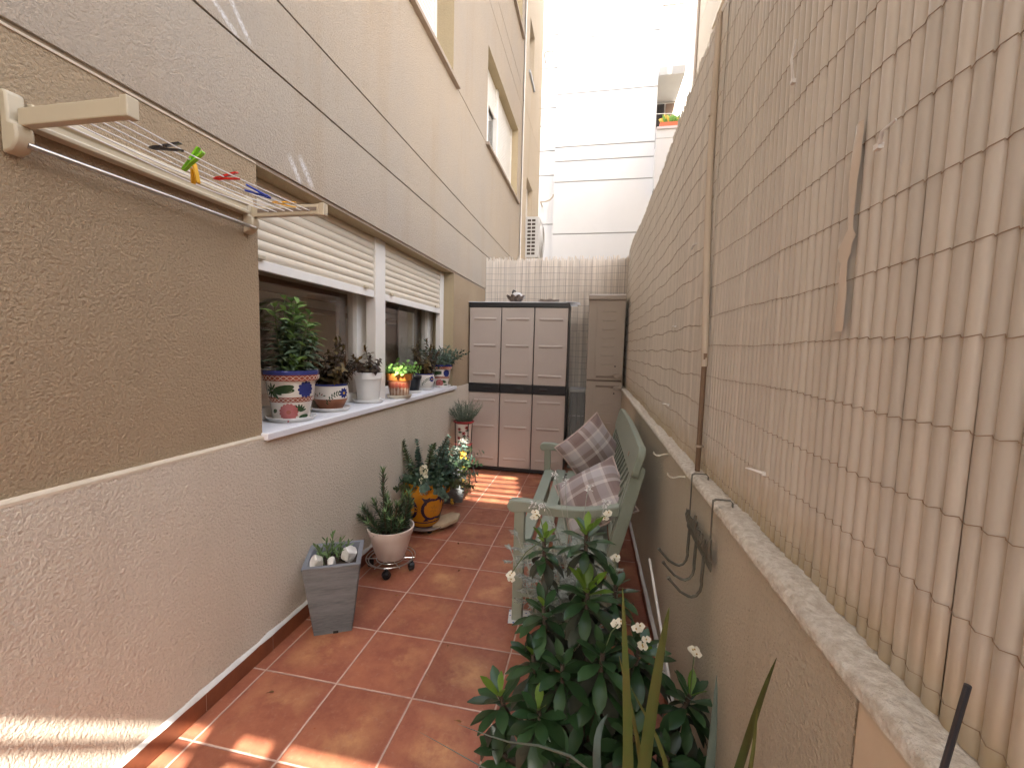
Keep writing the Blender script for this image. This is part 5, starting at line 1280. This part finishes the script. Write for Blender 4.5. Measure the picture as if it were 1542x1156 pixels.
blade([b0, (1.37, -.80, .50), (1.33, -.77, .655), (1.25, -.755, .675), (1.174, -.75, .668), (1.085, -.75, .684)], .026, 1, (.1, .7, .8))
blade([b0, (1.30, -.80, .48), (1.20, -.77, .60), (1.119, -.75, .612), (1.01, -.75, .652)], .014, 1, (.1, .7, .8))
blade([b0, (1.43, -.74, .46), (1.42, -.68, .62), (1.375, -.66, .80)], .013, 0, (.3, 1, 0))
blade([b0, (1.44, -.72, .44), (1.47, -.68, .60), (1.40, -.66, .74)], .015, 0, (.3, 1, 0))
blade([b0, (1.36, -.73, .45), (1.34, -.68, .62), (1.36, -.64, .66)], .022, 1, (.2, 1, 0))
for k in range(8):
    a = k * 2.4 + .5; e = (yx + .22 * math.cos(a), yy_ - .1 + .12 * math.sin(a), .24 + R.uniform(.2, .32)); blade([b0, Vector(b0).lerp(Vector(e), .5) + Vector((0, 0, .06)), e], .024, k % 2, (.2, 1, .1))
mb.build('foliage', [m_yucca, m_yucca2], t, sharp=80)
mb = MB(); mb.tube([(1.555, -1.05, .0), (1.595, -1.05, .93), (1.618, -1.05, 1.112)], [.0028, .0026, .0024], 8); tag(mb.build('plant_stake', m_stake), 'dark thin stake leaning at the lower right by the wall', 'stake')

m_dry = lm('dry_leaf_skin', (.20, .10, .035), (.12, .055, .025), .8, .1)
for k, (x, y, lb) in enumerate(((.86, -.06, 'curled dry leaf on the tiles left of the foreground shrub'), (.70, .30, 'tiny dry leaf on a tile in front of the bench'), (.30, .62, 'small dry leaf beside the near grey planter'), (.42, 1.30, 'small dry leaf by the orange pot'), (.10, -.10, 'small dry leaf near the left skirting'), (.90, 1.15, 'dry leaf fallen under the edge of the bench seat'), (.55, .95, 'little dry leaf in the middle of the floor'))):
    mb = MB(); a = k * 1.7; d = Vector((math.cos(a), math.sin(a), .12)); mb.leaf((x, y, .004), d, (0, 0, 1), R.uniform(.018, .034), R.uniform(.008, .014), OVAL, .9, .5); mb.tube([(x, y, .004), Vector((x, y, .004)) - d * .008], .0006, 4)
    tag(mb.build('dry_leaf', m_dry, sharp=80), lb, 'leaf', 'dry leaves on the patio tiles')

# ------------------------------------------------------------------ air conditioner
ac = thing('air_conditioner', 'white air conditioner outdoor unit on the left building above the far fence', 'air conditioner', (.08, 6.9, 3.1))
m_ac = mat('ac_casing', (.52, .51, .50), .45, (.46, .45, .43), 5, .5)
mb = MB(); mb.b2((-.035, 6.50, 3.10), (.215, 7.25, 3.84)); mb.build('casing', m_ac, ac, smooth=False, bevel=.008)
mb = MB()
for j in range(10):
    for i in range(2):
        x = .000 + .082 * i; z = 3.145 + .067 * j; mb.b2((x, 6.4975, z), (x + .066, 6.4995, z + .042))
mb.build('side_grille', mat('ac_slot', (.06, .045, .035), .8), ac, smooth=False)
mb = MB(); mb.tube([(.2155, 6.86, 3.47), (.248, 6.86, 3.47)], [.30, .27], 36, 0)
for r_ in (.08, .14, .2, .26): mb.tube([(.252, 6.86 + r_ * math.cos(2 * PI * k / 32), 3.47 + r_ * math.sin(2 * PI * k / 32)) for k in range(33)], .006, 5, 0, cap=False)
mb.build('fan_guard', m_ac, ac)
for q in (6.58, 7.1): mb = MB(); mb.b2((-.07, q, 3.04), (.2, q + .04, 3.099)); mb.build('bracket', m_white, ac, smooth=False)

# ------------------------------------------------------------------ far white building
fb = thing('apartment_block', 'bright white apartment block with horizontal joints closing the view', 'building', (1.0, 11, 0))
seams = (4.71, 6.16, 6.73, 7.12, 8.55, 9.99, 10.50, 11.6, 12.4)
def frontwall(mb, x0, x1, y, zs, z0=0, z1=11.7, dy=.8, slope=0):
    cuts = [z0]
    for z in zs: cuts += [z - .016, z + .016]
    cuts.append(z1)
    for i in range(len(cuts) - 1):
        if i % 2 == 0: mb.b2((x0, y, cuts[i]), (x1, y + dy, cuts[i + 1]), 0)
        else: mb.b2((x0 + .01, y + .02, cuts[i]), (x1 - .01, y + dy, cuts[i + 1]), 1)
mb = MB(); frontwall(mb, .0, 2.72, 11.0, seams); frontwall(mb, -4.0, -.001, 11.35, (5.1, 6.5, 7.2, 8.4, 9.5, 10.4, 12.0))
mb.b2((2.721, 12.1, 0), (9, 12.5, 11.7)); mb.build('wall', [m_white_wall, m_seam], fb, smooth=False)
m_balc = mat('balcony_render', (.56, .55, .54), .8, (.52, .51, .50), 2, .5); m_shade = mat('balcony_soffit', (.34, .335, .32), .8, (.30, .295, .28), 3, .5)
m_door = mat('balcony_door', (.16, .11, .08), .5)
m_rail = mat('dark_railing', (.05, .045, .045), .5)
for k, (zp0, zp1) in enumerate(((2.5, 4.28), (5.6, 7.39), (8.70, 10.48))):
    mb = MB(); mb.b2((2.721, 10.80, zp0 + .20), (3.36, 10.95, zp1 - .30), 0); mb.b2((2.721, 10.80, zp1 - .285), (3.36, 10.95, zp1 - .06), 0); mb.b2((2.721, 10.815, zp1 - .30), (3.36, 10.94, zp1 - .285), 1)
    bal = mb.build('balcony', [m_balc, m_seam], fb, smooth=False)
    mb = MB(); mb.b2((2.721, 10.77, zp1 - .06), (3.37, 10.98, zp1)); mb.build('coping', mat('pink_coping', (.50, .44, .43), .7), bal, smooth=False)
    mb = MB(); mb.b2((2.721, 10.795, zp0), (3.37, 12.10, zp0 + .199)); mb.build('soffit_slab', m_shade, bal, smooth=False)
    mb = MB(); mb.b2((2.75, 12.05, zp1 + .02), (3.05, 12.098, zp1 + 1.25)); 
    for q in range(6): mb.b2((2.76 + .05 * q, 12.03, zp1 + .05), (2.775 + .05 * q, 12.049, zp1 + 1.2))
    mb.build('window_grille', m_rail, bal, smooth=False)
    mb = MB(); mb.b2((3.10, 12.05, zp1 + .02), (3.34, 12.098, zp1 + 1.25)); mb.build('door', m_door, bal, smooth=False)
# flower box on the middle balcony
fx = thing('flower_box', 'orange flower box with green and yellow plants on the far balcony', 'flower box', (3.05, 10.85, 7.39))
mb = MB(); mb.b2((2.80, 10.78, 7.391), (3.32, 10.95, 7.50)); mb.build('box', mat('orange_box', (.55, .14, .06), .5), fx, smooth=False, bevel=.01)
mb = MB()
for k in range(150): mb.leaf((R.uniform(2.84, 3.30), R.uniform(10.80, 10.93), 7.50), (R.uniform(-.6, .6), R.uniform(-.8, .3), 1), (0, -1, .2), R.uniform(.10, .24), .07, OVAL, .8, .2, 0 if R.random() < .7 else 1)
mb.build('foliage', [m_bright, m_petaly], fx, sharp=80)
mb = MB(); mb.tube([(2.66, 10.74, 7.70), (3.36, 10.74, 7.66)], .008, 6); tag(mb.build('washing_line', m_white), 'thin white line strung across the far balcony above the flower box', 'line')
# curved drain spouts between the two buildings
for (p, lb, c) in (([(-.40, 10.95, 9.66), (-.30, 10.94, 9.70), (-.18, 10.93, 9.69), (-.08, 10.92, 9.62), (-.055, 10.92, 9.56)], 'topmost tan curved bracket on the white block', (.40, .33, .27)),
                  ([(-.56, 10.95, 7.68), (-.40, 10.94, 7.70), (-.22, 10.93, 7.73), (-.09, 10.92, 7.83), (-.01, 10.92, 8.03)], 'grey cable curving up from the left building to the white block', (.42, .42, .44)),
                  ([(-.37, 10.95, 5.62), (-.25, 10.94, 5.62), (-.10, 10.93, 5.66), (-.02, 10.92, 5.74), (-.005, 10.92, 5.80)], 'lowest tan curved bracket above the air conditioner', (.44, .37, .28))):
    mb = MB(); mb.tube(p, .022 if 'cable' not in lb else .014, 8); mb.tube([p[0], Vector(p[0]) + Vector((0, .42, 0))], .02, 8)
    tag(mb.build('hanging_cable' if 'cable' in lb else 'wall_bracket', mat('bracket_' + lb[:4], c, .6)), lb, 'bracket', 'curved brackets between the buildings')

# ------------------------------------------------------------------ building on the right, beyond the fence
rb = thing('apartment_building', 'cream apartment building rising beyond the right hand cane fence', 'building', (3.4, 6, 0))
mb = MB(); cuts = [0]
for z in (3.0, 5.9, 6.7, 7.85, 8.9, 9.6): cuts += [z - .01, z + .01]
cuts.append(10.2)
for i in range(len(cuts) - 1):
    if i % 2 == 0: mb.b2((3.4, 3.4, cuts[i]), (6.5, 9.9, cuts[i + 1]), 0)
    else: mb.b2((3.415, 3.41, cuts[i]), (6.5, 9.89, cuts[i + 1]), 1)
mb.build('wall', [m_cream, m_groove], rb, smooth=False)
mb = MB(); mb.b2((3.385, 9.70, 0), (3.45, 9.95, 10.2)); mb.build('corner_pilaster', mat('pale_pilaster', (.70, .62, .50), .8), rb, smooth=False)
mb = MB(); mb.tube([(3.37, 9.55, 0), (3.37, 9.55, 10.2)], .03, 8); mb.build('downpipe', mat('brown_pipe', (.30, .23, .17), .6), rb)
mb = MB(); mb.b2((3.28, 6.6, 7.6), (3.40, 7.7, 7.68)); mb.build('window_sill', m_ledge, rb, smooth=False)

# ------------------------------------------------------------------ unseen block added behind the camera as shade, openings shaped for the sun patches
SUN = Vector((-.25, 1, -.97))
YB_ = -3.25
def at_wall(x, y, z): k = (y - YB_); return (x - SUN.x * k, z - SUN.z * k)
bb = thing('apartment_building', 'tall cream apartment building with louvred openings standing behind the viewpoint', 'building', (1.5, YB_, 0))
OPEN = []   # (x0, x1, z0, z1)
xa, za = at_wall(.12, 2.06, 0); xb, zb = at_wall(.60, 2.95, 0); OPEN.append((xa, xb - .06, za, zb))  # opening traced back along the sun from the wanted floor patch
xc, zc = at_wall(-.09, 1.40, 1.12); OPEN.append((xc - .05, xc + .07, zc - .02, zc + .10))  # small hole added to put sun on the sill herb
xd, zd = at_wall(-.08, -.245, 0); OPEN.append((xd - .40, xd + .83, zd - .90, zd))
xs = sorted({-1.5, 6.5} | {v for o in OPEN for v in o[:2]}); zs = sorted({-.1, 25.0} | {v for o in OPEN for v in o[2:]})
mb = MB()
for i in range(len(xs) - 1):
    for j in range(len(zs) - 1):
        cx, cz_ = (xs[i] + xs[i + 1]) / 2, (zs[j] + zs[j + 1]) / 2
        if any(o[0] < cx < o[1] and o[2] < cz_ < o[3] for o in OPEN): continue
        mb.b2((xs[i], YB_ - .04, zs[j]), (xs[i + 1], YB_, zs[j + 1]))
mb.build('wall', m_white_wall, bb, smooth=False)
mb = MB(); o = OPEN[0]; z = o[2] + .030; 
while z < o[3]: mb.b2((o[0], YB_ - .03, z), (o[1], YB_ - .01, min(z + .052, o[3]))); z += .135
mb.build('shade_slat', m_white, bb, smooth=False)
mb = MB(); o = OPEN[2]; z = o[3]
for k in range(5):
    z -= .075; mb.b2((o[0], YB_ - .03, z - .030), (o[1], YB_ - .01, z)); z -= .030
for x0, x1 in ((o[0] + .50, o[0] + .63), (o[0] + .755, o[0] + .815)): mb.b2((x0, YB_ - .045, o[3] - .55), (x1, YB_ - .031, o[3]))
mb.build('shade_slat', m_white, bb, smooth=False)

# ------------------------------------------------------------------ camera, light, sky
cam = bpy.data.cameras.new('camera'); co = bpy.data.objects.new('camera', cam); C.objects.link(co); sc.camera = co
F_ = 630.1342; yaw, pitch, roll = -.1890, .0838, .0263
cyw, syw, cp, sp, cr, sr = math.cos(yaw), math.sin(yaw), math.cos(pitch), math.sin(pitch), math.cos(roll), math.sin(roll)
fw = Vector((syw * cp, cyw * cp, -sp)); r0 = Vector((cyw, -syw, 0)); u0 = r0.cross(fw); rr = r0 * cr + u0 * sr; uu = u0 * cr - r0 * sr
co.matrix_world = Matrix(((rr.x, uu.x, -fw.x, 1.3022), (rr.y, uu.y, -fw.y, -1.4413), (rr.z, uu.z, -fw.z, 1.3789), (0, 0, 0, 1)))
cam.sensor_width = 36; cam.lens = F_ / 1542 * 36; cam.clip_end = 400; cam.clip_start = .02
s_ = -SUN.normalized(); el = math.asin(s_.z); az = math.atan2(s_.x, s_.y)
w = bpy.data.worlds.new('World'); sc.world = w; w.use_nodes = True; N, L = w.node_tree.nodes, w.node_tree.links
sky = N.new('ShaderNodeTexSky'); sky.sky_type = 'NISHITA'; sky.sun_disc = False; sky.sun_elevation = el; sky.sun_rotation = az; sky.dust_density = 4.0; sky.ozone_density = .3; sky.air_density = 1.0
hz = N.new('ShaderNodeHueSaturation'); hz.inputs['Saturation'].default_value = .60; L.new(sky.outputs[0], hz.inputs['Color']); L.new(hz.outputs[0], N['Background'].inputs[0]); N['Background'].inputs[1].default_value = .15
sl = bpy.data.lights.new('sun', 'SUN'); sl.energy = 4.0; sl.angle = math.radians(.5); sl.color = (1, .93, .82)
so = bpy.data.objects.new('sun', sl); C.objects.link(so); so.rotation_euler = SUN.to_track_quat('-Z', 'Y').to_euler(); so.location = (4, -8, 14)
sc.view_settings.view_transform = 'Standard'; sc.view_settings.look = 'None'; sc.view_settings.exposure = 3.05; sc.view_settings.gamma = 1
sc.cycles.max_bounces = 10; sc.cycles.diffuse_bounces = 6; sc.cycles.transparent_max_bounces = 12
